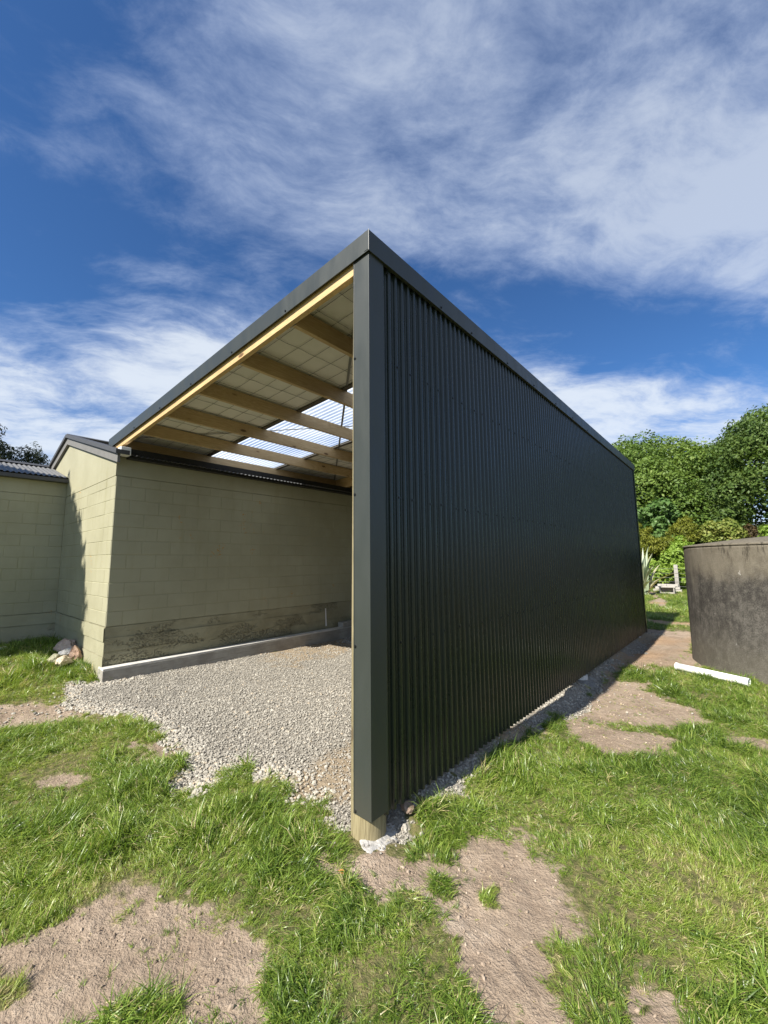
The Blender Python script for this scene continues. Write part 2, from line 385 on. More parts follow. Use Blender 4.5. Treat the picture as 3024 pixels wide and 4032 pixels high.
DIRTS = [
 [(-4.9,-1.5),(-4.72,-1.08),(-4.54,-.7),(-4.2,-.45),(-3.67,-.35),(-3.80,-.7),(-3.9,-1.0),(-4.0,-1.3),(-4.2,-1.6)],
 [(-2.36,-1.05),(-2.37,-.94),(-2.33,-.85),(-2.22,-.86),(-2.26,-1.0)],
 [(-2.55,-.40),(-2.38,-.26),(-2.2,-.16),(-2.19,-.29),(-2.35,-.38)],
 [(.18,3.19),(.09,4.01),(.15,4.72),(.43,5.08),(.67,4.48),(1.1,4.25),(1.35,3.9),(.95,3.40),(.61,3.25),(.4,3.0)],
 [(.30,2.80),(.65,2.98),(1.15,3.02),(1.10,2.65),(.86,2.39),(.77,2.1),(.63,2.25)],
 [(1.5,3.49),(1.9,3.60),(1.9,3.39),(1.53,3.23)],
 [(-.14,10.1),(.35,10.07),(.75,10.04),(.95,7.7),(1.16,6.59),(.85,6.23),(.7,6.11),(.46,6.15),(.26,6.0),(.13,5.12),(.09,4.64),(-.12,5.53),(-.09,8.31)],
 [(-.39,11.77),(.2,11.54),(.6,11.53),(.67,11.0),(-.24,10.97)],
 [(-2.2,24.1),(-1.55,22.16),(-.53,17.65),(-.32,15.35),(-1.05,16.61),(-1.06,18.77)],
 [(-1.1,-1.75),(-.88,-1.47),(-.86,-1.35),(-.84,-1.23),(-.72,-1.05),(-.57,-.96),(-.51,-.83),(-.37,-.82),(-.28,-.84),(-.15,-.73),(-.04,-.7),(.11,-.79),(.18,-.78),(.3,-.75),(.32,-.85),(.41,-.84),(.1,-1.09),(-.13,-1.31),(-.46,-1.75)],
 [(-.16,-.25),(-.06,-.09),(.11,.06),(.24,.1),(.35,.22),(.32,.47),(.58,.69),(.69,.63),(.82,.42),(.97,.23),(.87,.11),(.99,-.01),(1.06,-.11),(1.16,-.24),(.99,-.37),(.8,-.22),(.65,-.17),(.53,-.14),(.43,-.03),(.3,-.12),(-.04,-.32)],
 [(1.33,.12),(1.46,.16),(1.47,.1),(1.34,-.02)]]
TUFT_SPOTS = [([(-.78,-1.56),(-.6,-1.42),(-.46,-1.46),(-.5,-1.58)]), ([(-.21,-1.26),(-.17,-1.17),(-.04,-1.05),(.04,-1.1),(-.17,-1.29)]), ([(.56,.16),(.66,.24),(.72,.14),(.63,.08)]), ([(.35,.10),(.5,.16),(.52,.02),(.40,-.02)]), ([(.22,5.0),(.5,5.6),(.6,5.1),(.3,4.8)])]
def dusty(x, y):
    a = np.maximum(sstep(vnoise(x, y, .8, 95, 3), .54, .70), .75*np.exp(-((x+.75+.2*np.sin(y*1.3))/.28)**2)*sstep(vnoise(x, y, 1.6, 96, 2), .3, .6))
    a = np.maximum(a, np.exp(-((x+.75)/.32)**2-((y-.35)/.22)**2)*1.1); a = np.maximum(a, .9*np.exp(-((x+4.3)/.4)**2-((y-2.9)/.9)**2))
    return np.clip(a*(.35+1.1*vnoise(x, y, 6.0, 98, 3)), 0, 1)
WORN = [(.05,1.8),(.30,2.5),(.75,3.1),(1.5,3.5),(1.2,4.3),(.75,5.2),(.65,6.3),(.1,6.3),(.12,4)]
def masks(x, y):
    """gravel, dirt weights in 0..1 with ragged outlines"""
    jit = (vnoise(x, y, 5.0, 3, 3)-.5)*.22 + (vnoise(x, y, 21.0, 5, 2)-.5)*.12
    g = sstep(inside(x, y, G_GRAVEL)+jit*1.5, -.10, .10)
    dd = np.full(np.shape(x), -1e9)
    for p in DIRTS: dd = np.maximum(dd, inside(x, y, p))
    dd = dd + jit*1.1
    thin = sstep(dd, -.30, .02)*sstep(vnoise(x, y, 4.3, 25, 3), .38, .62)*.62 + sstep(inside(x, y, WORN)+jit, -.1, .1)*.6*sstep(vnoise(x, y, 3.1, 27, 3), .32, .6)
    spots = np.full(np.shape(x), -1e9)
    for p in TUFT_SPOTS: spots = np.maximum(spots, inside(x, y, p)+jit*.6)
    b = np.maximum(sstep(dd, -.085, .06), thin)*(1-sstep(spots, -.02, .03))
    worn = sstep(vnoise(x, y, 1.9, 21, 3), .60, .74)
    return g, np.clip(b, 0, 1), worn
def build_ground():
    def lines(lo, hi, fine0, fine1, core0, core1):
        a = np.arange(core0, core1, .024); l = [a]
        l.append(np.arange(core1, fine1, .06)); l.append(np.arange(fine0, core0, .06))
        s, x = .12, fine1
        up = []
        while x < hi: up.append(x); x += s; s *= 1.22
        up.append(hi); s, x = .12, fine0-.1; dn = []
        while x > lo: dn.append(x); x -= s; s *= 1.22
        dn.append(lo)
        return np.unique(np.round(np.concatenate(l+[np.array(up), np.array(dn)]), 4))
    xs = lines(-400, 400, -8.5, 2.6, -1.6, 1.5); ys = lines(-400, 600, -1.9, 12, -1.75, 1.3)
    X, Y = np.meshgrid(xs, ys); x, y = X.ravel(), Y.ravel()
    g, b, wn = masks(x, y)
    near = np.exp(-((x+1)**2+(y-2)**2)/(2*9.0**2))
    z = hgt(x, y) + near*((vnoise(x, y, 1.1, 31, 3)-.5)*.05 + b*((vnoise(x, y, 7, 33, 5)-.5)*.042-.012) + (vnoise(x, y, 18, 35, 3)-.5)*.012) - .012*g
    far = np.hypot(x, y)
    z = z + sstep(far, 60, 300)*(vnoise(x, y, .01, 41, 3)-.3)*6
    nx, ny = len(xs), len(ys)
    idx = np.arange(nx*ny).reshape(ny, nx)
    F = np.stack([idx[:-1, :-1], idx[:-1, 1:], idx[1:, 1:], idx[1:, :-1]], -1).reshape(-1, 4)
    m, t, o = new_mat('ground_soil'); p = pos(t)
    n1, n2, n3 = t.noise(p, 2.4, 6, .6), t.noise(p, 22, 6, .65), t.noise(p, 90, 4, .65)
    soil = t.ramp(t.math('ADD', t.math('MULTIPLY', n1, .45), t.math('ADD', t.math('MULTIPLY', n2, .35), t.math('MULTIPLY', n3, .2))),
                  [(.34, (.20, .148, .106)), (.48, (.30, .232, .170)), (.56, (.35, .275, .205)), (.64, (.45, .37, .285))])
    thatch = t.mix(t.smooth(n2, .35, .65), (.085, .095, .032), (.19, .165, .075))
    grit = t.ramp(t.math('ADD', t.math('MULTIPLY', n3, .6), t.math('MULTIPLY', n2, .4)), [(.3, (.17, .155, .13)), (.55, (.31, .285, .24)), (.7, (.44, .41, .355))])
    grit = t.mix(t.smooth(t.math('ADD', attr(t, 'dust'), t.math('MULTIPLY', t.math('SUBTRACT', n2, .5), .4)), .2, .6, 0, .85), grit, (.32, .25, .165))
    yy_ = t.add('ShaderNodeSeparateXYZ', {0: p}).outputs[1]
    red = t.mix(t.math('MULTIPLY', t.smooth(t.noise(p, .55, 3, .5), .4, .6, 0, .7), t.smooth(yy_, 4.5, 7)), soil, (.36, .23, .13))
    fb = t.smooth(t.math('ADD', attr(t, 'dirt'), t.math('MULTIPLY', t.math('SUBTRACT', n2, .5), .5)), .3, .6)
    fg = t.smooth(t.math('ADD', attr(t, 'gravel'), t.math('MULTIPLY', t.math('SUBTRACT', n2, .5), .6)), .35, .65)
    col = t.mix(fg, t.mix(fb, thatch, red), grit)
    bump = t.math('ADD', n2, t.math('ADD', t.math('MULTIPLY', n3, .5), n1))
    principled(t, o, col, .92, .15, bump, .03, .9)
    ob = mesh_np('ground', np.stack([x, y, z], 1), F, m, None, True, {'gravel': g, 'dirt': b, 'dust': dusty(x, y)}, origin=(0, 0, 0))
    finish(ob, kind='structure'); return ob
ground = build_ground()
def gz(x, y):
    g, b, wn = masks(x, y); near = np.exp(-((x+1)**2+(y-2)**2)/(2*9.0**2))
    return hgt(x, y) + near*((vnoise(x, y, 1.1, 31, 3)-.5)*.05 + b*((vnoise(x, y, 7, 33, 5)-.5)*.042-.012) + (vnoise(x, y, 18, 35, 3)-.5)*.012) - .012*g
def gz1(x, y): return float(gz(np.array([x]), np.array([y]))[0])

# ------------------------------------------------------------------ lean-to shed
SL = .061                                  # roof fall per metre towards the block building
L = 9.36
shed = thing('lean_to_shed', (0, 0, 0), 'dark green corrugated lean-to shed with open timber-framed front', 'shed')
def corrugated(name, mat, parent, u0, u1, fn, pitch=.0762, amp=.0085, k=1.7, seg=12, rows=2, off=0.0, ph=.6):
    n = int(round((u1-u0)/pitch*seg))+1
    u = np.linspace(u0, u1, n); s = np.sin(2*np.pi*(u-u0)/pitch+ph); a = amp*np.tanh(k*(s+off))/math.tanh(k) if k > 0 else amp*s
    V = np.concatenate([np.array([fn(uu, aa, r/(rows-1)) for uu, aa in zip(u, a)]) for r in range(rows)])
    i = np.arange(n-1); F = np.concatenate([np.stack([r*n+i, r*n+i+1, (r+1)*n+i+1, (r+1)*n+i], 1) for r in range(rows-1)])
    return mesh_np(name, V, F, mat, parent, True)
CLAD_BOT = lambda y: .145-.0143*y
clad = corrugated('corrugated_wall', M_SHED, shed, .13, L-.06, lambda u, a, r: (-.023+a, u, CLAD_BOT(u)*(1-r)+3.79*r), amp=.0120, k=3.4, seg=26, off=-.22, ph=-.9)
def screw_mesh():
    b = MB(); b.tube([(0, 0, 0), (.003, 0, 0)], .0105, 8); b.tube([(.003, 0, 0), (.0075, 0, 0)], .0065, 6)
    return b
def screws(parent, pts, normal, sub=True):
    """one mesh shared by all screws of this facing"""
    nrm = Vector(normal).normalized(); q = Vector((1, 0, 0)).rotation_difference(nrm)
    b = screw_mesh(); vv = [tuple(q @ Vector(p)) for p in b.v]
    first = None
    for p in pts:
        if first is None:
            first = mesh_np('screw', np.array(vv)+np.array(p), b.f, M_SCREW, parent, origin=p)
        else: copy_part(first, p, parent)
spts = []
for z in (3.07, 2.11, 1.14):
    y = .3124; k = 0
    while y < 9.2:
        spts.append((-.012, y, z+random.uniform(-.006, .006))); y += (.1524, .2286)[k % 2]; k += 1
yb = .2362
while yb < 9.2: spts.append((-.012, yb, CLAD_BOT(yb)+.045)); yb += .381
screws(clad, spts, (1, 0, 0))
MB().box(-.052, -.036, .12, L-.08, 3.56, 3.87).build('gap_shade_strip', M_GUTTER, shed)  # black strip added so the gap under the side fascia stays dark
def lflash(name, pts_outer, z0, z1, mat, parent):
    """folded sheet 3 mm thick along an outline in plan"""
    b = MB()
    for (x1, y1), (x2, y2), (nx, ny) in pts_outer:
        t = .003
        b.prism([(x1, y1, z0), (x2, y2, z0), (x2-nx*t, y2-ny*t, z0), (x1-nx*t, y1-ny*t, z0)], (0, 0, z1-z0))
    return b.build(name, mat, parent, bevel=.0008)
fl = MB()
fl.prism([(-.146, 0, .172), (0, 0, .172), (0, .152, .172), (-.006, .152, .172), (-.006, .006, .172), (-.146, .006, .172)], (0, 0, 3.795-.172))
fl.prism([(-.146, -.002, .172), (-.138, -.002, .172), (-.138, 0, .172), (-.146, 0, .172)], (0, 0, 3.64))
flo = fl.build('corner_flashing', M_TRIM, shed, bevel=.0022)
screws(flo, [(-.132, -.001, 3.057), (-.134, -.001, 2.114), (-.131, -.001, 1.147), (-.131, -.001, .19)], (0, -1, 0))
fe = MB(); fe.prism([(0.004, L-.11, .0), (0.004, L, .0), (-.14, L, .0), (-.14, L-.006, 0), (-.002, L-.006, 0), (-.002, L-.11, 0)], (0, 0, 3.83))
fe.build('end_flashing', M_SHED, shed, bevel=.0015)
# fascias with rolled top lip and drip return
FT = 3.934
ff = MB(); x0, x1 = .016, -5.52
ff.quad_box([(x1, -.016, FT-.154+SL*x1), (x0, -.016, FT-.154+SL*x0), (x0, -.010, FT-.154+SL*x0), (x1, -.010, FT-.154+SL*x1), (x1, -.016, FT+SL*x1), (x0, -.016, FT+SL*x0), (x0, -.010, FT+SL*x0), (x1, -.010, FT+SL*x1)])
ff.quad_box([(x1, -.010, FT-.154+SL*x1), (x0-.03, -.010, FT-.154+SL*x0), (x0-.03, .012, FT-.140+SL*x0), (x1, .012, FT-.140+SL*x1), (x1, -.010, FT-.143+SL*x1), (x0-.03, -.010, FT-.143+SL*x0), (x0-.03, .012, FT-.136+SL*x0), (x1, .012, FT-.136+SL*x1)])
ff.quad_box([(x1, -.010, FT-.008+SL*x1), (x0-.03, -.010, FT-.008+SL*x0), (x0-.03, .09, FT-.008+SL*x0), (x1, .09, FT-.008+SL*x1), (x1, -.010, FT-.002+SL*x1), (x0-.03, -.010, FT-.002+SL*x0), (x0-.03, .09, FT-.002+SL*x0), (x1, .09, FT-.002+SL*x1)])
ffo = ff.build('front_fascia', M_TRIM, shed, bevel=.0012)
screws(ffo, [(-.929, -.017, 3.745), (-1.792, -.017, 3.692), (-2.67, -.017, 3.638), (-3.526, -.017, 3.586), (-4.408, -.017, 3.533)], (0, -1, 0))
sf = MB()
sf.box(.010, .016, -.016, L+.01, FT-.154, FT); sf.box(-.012, .010, .02, L+.01, FT-.154, FT-.143); sf.box(-.09, .010, .02, L+.01, FT-.007, FT-.001)
sfo = sf.build('side_fascia', M_TRIM, shed, bevel=.0012)
screws(sfo, [(.017, y, FT-.135+.004) for y in (.883, 1.407, 2.198, 2.954, 3.75, 4.5, 5.3, 6.1, 6.9, 7.7, 8.5)], (1, 0, 0))
ms = MB(); ms.tube([(.0165, -.0165, FT-.154), (.0165, -.0165, FT+.001)], .0028, 8); ms.box(-.025, .014, -.0185, -.0165, FT-.146, FT-.003)
ms.build('mitre_seam', M_TRIM, shed)
# roof sheets, clear sheets, paper, netting
RU = lambda x: 3.882 + SL*x                # underside of the roof paper
roofs = []
for a, b_ in ((.02, 1.41), (2.83, L)):
    corrugated('roof_sheet', M_SHED, shed, a, b_, lambda u, am, r: (-5.50+5.49*r, u, 3.912+am+SL*(-5.50+5.49*r)), amp=.0085, seg=8)
    xs = np.linspace(-5.48, -.02, 60); ys = np.linspace(a+.03, b_-.03 if b_ > 5 else b_, max(8, int((b_-a)/.06)))
    X, Y = np.meshgrid(xs, ys); sag = (vnoise(X.ravel(), Y.ravel(), 4.5, 51, 2)-.5)*.010 - .004*np.abs(np.sin(X.ravel()*math.pi/.29))
    id_ = np.arange(len(xs)*len(ys)).reshape(len(ys), len(xs))
    F = np.stack([id_[:-1, :-1], id_[:-1, 1:], id_[1:, 1:], id_[1:, :-1]], -1).reshape(-1, 4)
    mesh_np('roof_paper', np.stack([X.ravel(), Y.ravel(), 3.892+SL*X.ravel()+sag], 1), F, M_UNDERLAY, shed, True)
corrugated('skylight_sheet', M_SKYL, shed, 1.39, 2.85, lambda u, am, r: (-5.50+5.49*r, u, 3.914+am+SL*(-5.50+5.49*r)), amp=.0085, k=.6, seg=12)
for y in (1.41, 2.83):
    MB().box(-5.45, -.03, y-.035, y+.035, 3.862, 3.879, SL).build('skylight_batten', M_BATTEN, shed)
net = MB().box(-5.4, -.05, .061, .063, 3.872, 3.876, SL).build('safety_netting', M_WIRE, shed)
def netwire(p0, p1, amp):
    pts = []
    for i in range(15):
        f = i/14; p = Vector(p0).lerp(Vector(p1), f); p.z += -amp*abs(math.sin(f*math.pi*6)) + random.uniform(-.002, .002)
        p.x += random.uniform(-.006, .006) if abs(p1[1]-p0[1]) > .5 else 0; p.y += random.uniform(-.008, .008) if abs(p1[0]-p0[0]) > .5 else 0
        pts.append(p)
    MB().tube(pts, .0023, 4, False).build('wire', M_WIRE, net, fix=False)
for (a, b_) in ((.05, 1.40), (2.84, 6.2)):
    y = a+.20
    while y < b_-.05:
        netwire((-5.4, y, RU(-5.4)-.004), (-.06, y, RU(-.06)-.004), .006); y += .215
    for x in np.arange(-.24, -5.3, -.29): netwire((x, a, RU(x)-.006), (x, b_, RU(x)-.006), .004)
# timber
BB = 3.704
b = MB(); b.quad_box([(-5.44, .014, BB+SL*-5.44), (-.15, .014, BB+SL*-.15), (-.15, .060, BB+SL*-.15), (-5.44, .060, BB+SL*-5.44), (-5.44, .014, BB+.155+SL*-5.44), (-.15, .014, BB+.155+SL*-.15), (-.15, .060, BB+.155+SL*-.15), (-5.44, .060, BB+.155+SL*-5.44)])
b.build('front_beam', M_PINE_X, shed, bevel=.003)
PX = [-.09, -.923, -1.769, -2.643, -3.491, -4.313, -5.20]
for i, x in enumerate(PX):
    zb = BB-.002+SL*x; yw = 9.2
    b = MB(); b.box(x-.0225, x+.0225, .064, 4.42, zb, zb+.168); b.build('purlin', M_PINE_Y, shed, bevel=.003)
    b = MB(); b.box(x-.0225, x+.0225, 4.47, yw, zb, zb+.168); b.build('purlin', M_PINE_Y, shed, bevel=.003)
for x in PX[1:6]:
    MB().box(x-.045, x+.03, .0605, .066, BB+SL*x-.002, BB+SL*x+.06).build('nail_plate', M_STRAP, shed)
for y in (4.422, 9.205):
    b = MB(); b.quad_box([(-5.3, y, BB-.06+SL*-5.3), (-.16, y, BB-.06+SL*-.16), (-.16, y+.045, BB-.06+SL*-.16), (-5.3, y+.045, BB-.06+SL*-5.3), (-5.3, y, BB+.16+SL*-5.3), (-.16, y, BB+.16+SL*-.16), (-.16, y+.045, BB+.16+SL*-.16), (-5.3, y+.045, BB+.16+SL*-5.3)])
    b.build('rafter', M_PINE_X, shed, bevel=.003)
for z in (3.07, 2.11, 1.14, .28):
    MB().box(-.088, -.043, .22, L-.1, z-.045, z+.045).build('girt', M_PINE_Y, shed)
for p0, p1 in (((-.12, .08), (-5.2, 4.40)), ((-5.2, .06), (-.12, 4.40))):
    a, c = Vector((p0[0], p0[1], RU(p0[0])-.012)), Vector((p1[0], p1[1], RU(p1[0])-.012)); t = (c-a).normalized(); s = t.cross(Vector((0, 0, 1)))*.014
    z = Vector((0, 0, .003)); MB().quad_box([a-s, a+s, c+s, c-s, a-s+z, a+s+z, c+s+z, c-s+z]).build('brace_strap', M_STRAP, shed)
for k, y in enumerate((.119, 4.45, 8.9)):
    b = MB(); zs = [-.25, .0, .1, .4, 1.2, 2.4, 3.72]
    b.tube([((-.135 if k == 0 else -.150)+.001*max(z, 0), y, z) for z in zs], [.111, .1105, .110, .109, .106, .101, .096], 28)
    po = b.build('pole', M_POLE, shed, smooth=False)
    po.data.polygons.foreach_set('use_smooth', [len(p.vertices) == 4 for p in po.data.polygons])
def lump(name, cx, cy, rx, ry, rz, mat, parent=None, seed=0, rough=.25, sub=3, flat=0.0, rot=0.0, zoff=0.0, **tagkw):
    import bmesh
    bm = bmesh.new(); bmesh.ops.create_icosphere(bm, subdivisions=sub, radius=1)
    rnd = random.Random(seed); planes = [(Vector((rnd.gauss(0, 1), rnd.gauss(0, 1), rnd.gauss(0, 1))).normalized(), rnd.uniform(.62, .95)) for _ in range(13)]
    from mathutils import noise as mn
    for v in bm.verts:
        p = v.co.copy()
        for n, dd in planes:
            e = p.dot(n)-dd
            if e > 0: p -= n*e*.9
        p += p*(mn.fractal(p*2.2+Vector((seed, 0, 0)), 1, 2, 4)*rough*.3)
        if p.z < 0: p.z *= .6
        v.co = Vector((p.x*rx, p.y*ry, p.z*rz))
    bm.transform(Matrix.Rotation(rot, 4, 'Z'))
    V = [v.co.copy() for v in bm.verts]; Fc = [tuple(v.index for v in f.verts) for f in bm.faces]; bm.free()
    z = gz1(cx, cy)+zoff
    o = mesh_np(name, [(v.x+cx, v.y+cy, v.z+z) for v in V], Fc, mat, parent, rough < .3, origin=(cx, cy, z) if parent is None else None)
    if tagkw: finish(o, **tagkw)
    return o
def collar(px_, py_, a0, a1, r0, r1, h, sd):
    """broken ring of set concrete round a pole"""
    na, nr = 60, 12; V = []
    for j in range(nr+1):
        for i in range(na+1):
            a = R(a0+(a1-a0)*i/na); f = j/nr; nn_ = float(vnoise(np.array([math.cos(a)*3]), np.array([math.sin(a)*3+sd]), 2, sd, 3)[0])
            r = r0+(r1*(.55+.8*nn_)*min(1, 6*i/na, 6*(na-i)/na)-0)*f; x, y = px_+r*math.cos(a), py_+r*math.sin(a)
            z = gz1(x, y)+h*(1-f**1.5)*(.55+.9*float(vnoise(np.array([x]), np.array([y]), 28, sd+3, 3)[0]))+.004-.012*(f > .98); V.append((x, y, z))
    id_ = np.arange((nr+1)*(na+1)).reshape(nr+1, na+1); F = np.stack([id_[:-1, :-1], id_[1:, :-1], id_[1:, 1:], id_[:-1, 1:]], -1).reshape(-1, 4)
    return mesh_np('concrete_footing', V, F, M_SPILL, shed, False)
collar(-.135, .119, -82, 80, .09, .10, .012, 3)
for y in (4.45, 8.5):
    pl_ = MB().tube([(-.098, y, -.25), (-.098, y, .0), (-.1, y, CLAD_BOT(y)-.012)], [.1, .098, .096], 24).build('pile', M_KERBTOP, shed)
    pl_.data.polygons.foreach_set('use_smooth', [len(p.vertices) == 4 for p in pl_.data.polygons]); collar(-.148, 4.45, -80, 80, .09, .20, .03, 5)

# ------------------------------------------------------------------ block buildings
def block_proto(nx, ny, nz, face):
    """one block, front face towards +x ('x') or -y ('y'); chamfered front edges"""
    hx = nx/2; hz = nz/2; c = .005
    f = [(-hx, 0, -hz), (hx, 0, -hz), (hx, 0, hz), (-hx, 0, hz)]; i = [(-hx+c, -.004, -hz+c), (hx-c, -.004, -hz+c), (hx-c, -.004, hz-c), (-hx+c, -.004, hz-c)]
    bk = [(p[0], ny, p[2]) for p in f]
    V = f+i+bk; F = [(4, 5, 6, 7)] + [(k, (k+1) % 4, 4+(k+1) % 4, 4+k) for k in range(4)] + [(8+k, 8+(k+1) % 4, (k+1) % 4, k) for k in range(4)]
    if face == 'x': V = [(-p[1], p[0], p[2]) for p in V]
    me = bpy.data.meshes.new('block'); me.from_pydata(V, [], F); me.materials.append(M_BLOCK); me.update(); return me
BM = {}
def block(parent, face, c, ln, h):
    key = (face, round(ln, 3), round(h, 3))
    if key not in BM: BM[key] = block_proto(ln-.005, .012, h-.005, face)
    o = bpy.data.objects.new('block', BM[key]); COL.objects.link(o)
    j = random.uniform(-.0022, .0022); c = (c[0]+(j if face == 'x' else 0), c[1]+(j if face == 'y' else 0), c[2]); place(o, c, parent); return o
def courses(z0, n=10, top=.14):
    r = [(z0+.2*k, .2) for k in range(n)]; r.append((z0+.2*n, top)); return r
def run(a0, a1, odd, ln=.4):
    """block spans along one axis, half blocks on odd courses"""
    s = []; a = a0; first = ln/2 if odd else ln
    while a < a1-1e-6:
        e = min(a+(first if a == a0 else ln), a1); s.append((a, e)); a = e
    return s
ZB = .803; BX = -4.985; BY = -.033; IX = -7.90
main = thing('block_building', (-6.4, 0, 0), 'olive painted concrete block building with gabled end behind the gravel', 'building')
side = thing('side_building', (-9.2, -2.5, 0), 'low olive block wing with rusty corrugated roof at left edge', 'building')
stuffb = MB()
for k, (z, h) in enumerate(courses(ZB)):
    for a, e in run(BY, 9.2, k % 2 == 0):
        if a < 5.6: block(main, 'x', (BX, (a+e)/2, z+h/2), e-a, h)
        else: stuffb.box(BX-.01, BX+.003, a+.0035, e-.0035, z+.0035, z+h-.0035)
    for a, e in run(0, BX-IX, k % 2 == 1):
        block(main, 'y', (BX-(a+e)/2, BY, z+h/2), e-a, h)
    for a, e in run(0, 3.2, k % 2 == 0):
        block(side, 'x', (IX, BY-.003-(a+e)/2, z+h/2), e-a, h)
finish(stuffb.build('far_blocks', M_BLOCK, main), kind='stuff')
# recessed joints (painted over) behind the blocks
MB().box(BX-.2, BX+.0005, BY+.012, 9.2, ZB, 2.945).build('wall_core', M_MORTAR, main)
MB().box(IX-.2, BX-.2005, BY-.0005, BY+.2, ZB, 2.945).build('wall_core', M_MORTAR, main)
MB().box(BX-.2, BX-.012, BY-.0003, BY+.012, ZB, 2.945).build('wall_core', M_MORTAR, main)
sc_ = MB(); sc_.box(IX-.2, IX+.0005, -6.0, BY-.002, ZB, 2.945); sc_.box(IX-.004, IX+.002, -6.0, BY-3.21, ZB, 2.94); sc_.build('wall_core', M_MORTAR, side)
# plaster bands above the blocks
MB().box(BX-.2, BX+.006, BY-.006, 9.2, 2.949, 3.26).build('plaster_band', M_PLASTER, main)
MB().box(IX-.2, IX+.006, -6.0, BY-.008, 2.949, 3.23).build('plaster_band', M_PLASTER, side)
APX, APZ = -7.93, 4.16; MBR = (APZ-3.28)/(APX+4.80)          # gable apex and fall
gl = lambda x: APZ - abs((x-APX))*abs(MBR)
gpoly = [(-10.9, BY-.004, 2.949), (BX-.2008, BY-.004, 2.949), (BX-.2008, BY-.004, 3.26)]
gp = MB(); gp.prism([(-10.9, BY-.006, 2.949), (BX-.2005, BY-.006, 2.949), (BX-.2005, BY-.006, 3.262), (BX+.006, BY-.006, 3.262), (BX+.006, BY-.006, gl(BX)-.10), (APX, BY-.006, APZ-.10), (-10.9, BY-.006, gl(-10.9)-.10)], (0, .2, 0))
gp.build('gable_plaster', M_PLASTER, main)
def band(x0, x1, dz0, dz1, y0, y1, name, mat):
    b = MB(); b.quad_box([(x0, y0, gl(x0)+dz0), (x1, y0, gl(x1)+dz0), (x1, y1, gl(x1)+dz0), (x0, y1, gl(x0)+dz0), (x0, y0, gl(x0)+dz1), (x1, y0, gl(x1)+dz1), (x1, y1, gl(x1)+dz1), (x0, y1, gl(x0)+dz1)])
    return b.build(name, mat, main, bevel=.002)
band(APX, -4.80, -.175, -.045, BY-.05, BY-.014, 'bargeboard', M_BARGE); band(-11.1, APX, -.175, -.045, BY-.05, BY-.014, 'bargeboard', M_BARGE)
band(APX, -4.76, -.045, .02, BY-.085, BY+.09, 'barge_cap', M_BARGECAP); band(-11.15, APX, -.045, .02, BY-.085, BY+.09, 'barge_cap', M_BARGECAP)
for s_ in (0, 1):
    xa, xb = (APX, -4.78) if s_ == 0 else (APX, -11.1)
    corrugated('roof_sheet', M_OLDROOF, main, -.06, 9.3, lambda u, a, r, xa=xa, xb=xb: (xa+(xb-xa)*r, u, gl(xa+(xb-xa)*r)-.045+a), k=0, seg=8)
MB().box(BX-.4, BX-.21, .2, 9.2, 2.95, 3.24).build('wall_plate', M_BATTEN, main)
rc = MB(); rc.prism([(APX-.12, -.1, gl(APX-.12)+.02), (APX, -.1, APZ+.035), (APX+.12, -.1, gl(APX+.12)+.02), (APX, -.1, APZ-.0)], (0, 9.4, 0)); rc.build('ridge_cap', M_BARGECAP, main)
def footing(name, parent, face, a0, a1, z_tops, plane):
    """formwork-cast footing: boards of the form show as slightly offset lifts"""
    for k in range(len(z_tops)-1):
        z0, z1 = z_tops[k], z_tops[k+1]; off = (.010, .003, .014, .006)[k % 4]
        n = int((a1-a0)/.05); A = np.linspace(a0, a1, n+1); nz = 5; Z = np.linspace(z0+.002, z1-.002, nz)
        AA, ZZ = np.meshgrid(A, Z); dd = off+(vnoise(AA.ravel(), ZZ.ravel(), 6, 61+k, 4)-.5)*.016
        zz = ZZ.ravel() + np.where((ZZ.ravel() < z0+.004) | (ZZ.ravel() > z1-.004), (vnoise(AA.ravel(), ZZ.ravel()*0+z0*7, 3, 71, 3)-.5)*.012, 0)
        if face == 'x': V = np.stack([plane+dd, AA.ravel(), zz], 1)
        else: V = np.stack([AA.ravel(), plane-dd, zz], 1)
        i = np.arange((n+1)*nz).reshape(nz, n+1); F = np.stack([i[:-1, :-1], i[:-1, 1:], i[1:, 1:], i[1:, :-1]], -1).reshape(-1, 4)
        if face == 'x': pass
        mesh_np('footing', V, F, M_FOOT if face == 'x' and parent is main else M_PLASTER, parent, True)
footing('f', main, 'x', BY-.006, 9.2, [-.1, .26, .46, .645, .80], BX)
footing('f', main, 'y', IX, BX+.008, [-.1, .40, .60, .80], BY)
footing('f', side, 'x', -6.0, BY-.004, [-.1, .42, .61, .80], IX)
MB().box(BX-.2, BX, BY+.004, 9.2, -.1, .799).build('footing_core', M_FOOT, main); MB().box(IX-.2, BX-.201, BY+.004, BY+.2, -.1, .799).build('footing_core', M_FOOT, main)
MB().box(IX-.2, IX, -6, BY, -.1, .799).build('footing_core', M_FOOT, side)
# gutter of the main building
gt = MB()
gt.box(BX+.01, BX+.016, .08, 9.2, 3.20, 3.33); gt.box(BX+.016, BX+.125, .08, 9.2, 3.20, 3.206); gt.box(BX+.125, BX+.131, .08, 9.2, 3.20, 3.345)
gt.build('gutter', M_GUTTER, main, bevel=.0015)
MB().box(-4.91, -4.765, -.055, .075, 3.222, 3.338).build('gutter_end', M_WHITE, main, bevel=.006)
MB().box(BX-.02, BX+.009, .3, 9.2, 3.262, 3.38).build('eave_board', M_GUTTER, main)
st_ = MB(); st_.prism([(BX+.022, 3.945, .70), (BX+.022, 3.965, .70), (BX+.022, 3.99, .33), (BX+.022, 3.955, .33)], (.004, 0, 0)); st_.build('lime_streak', M_WHITE, main)
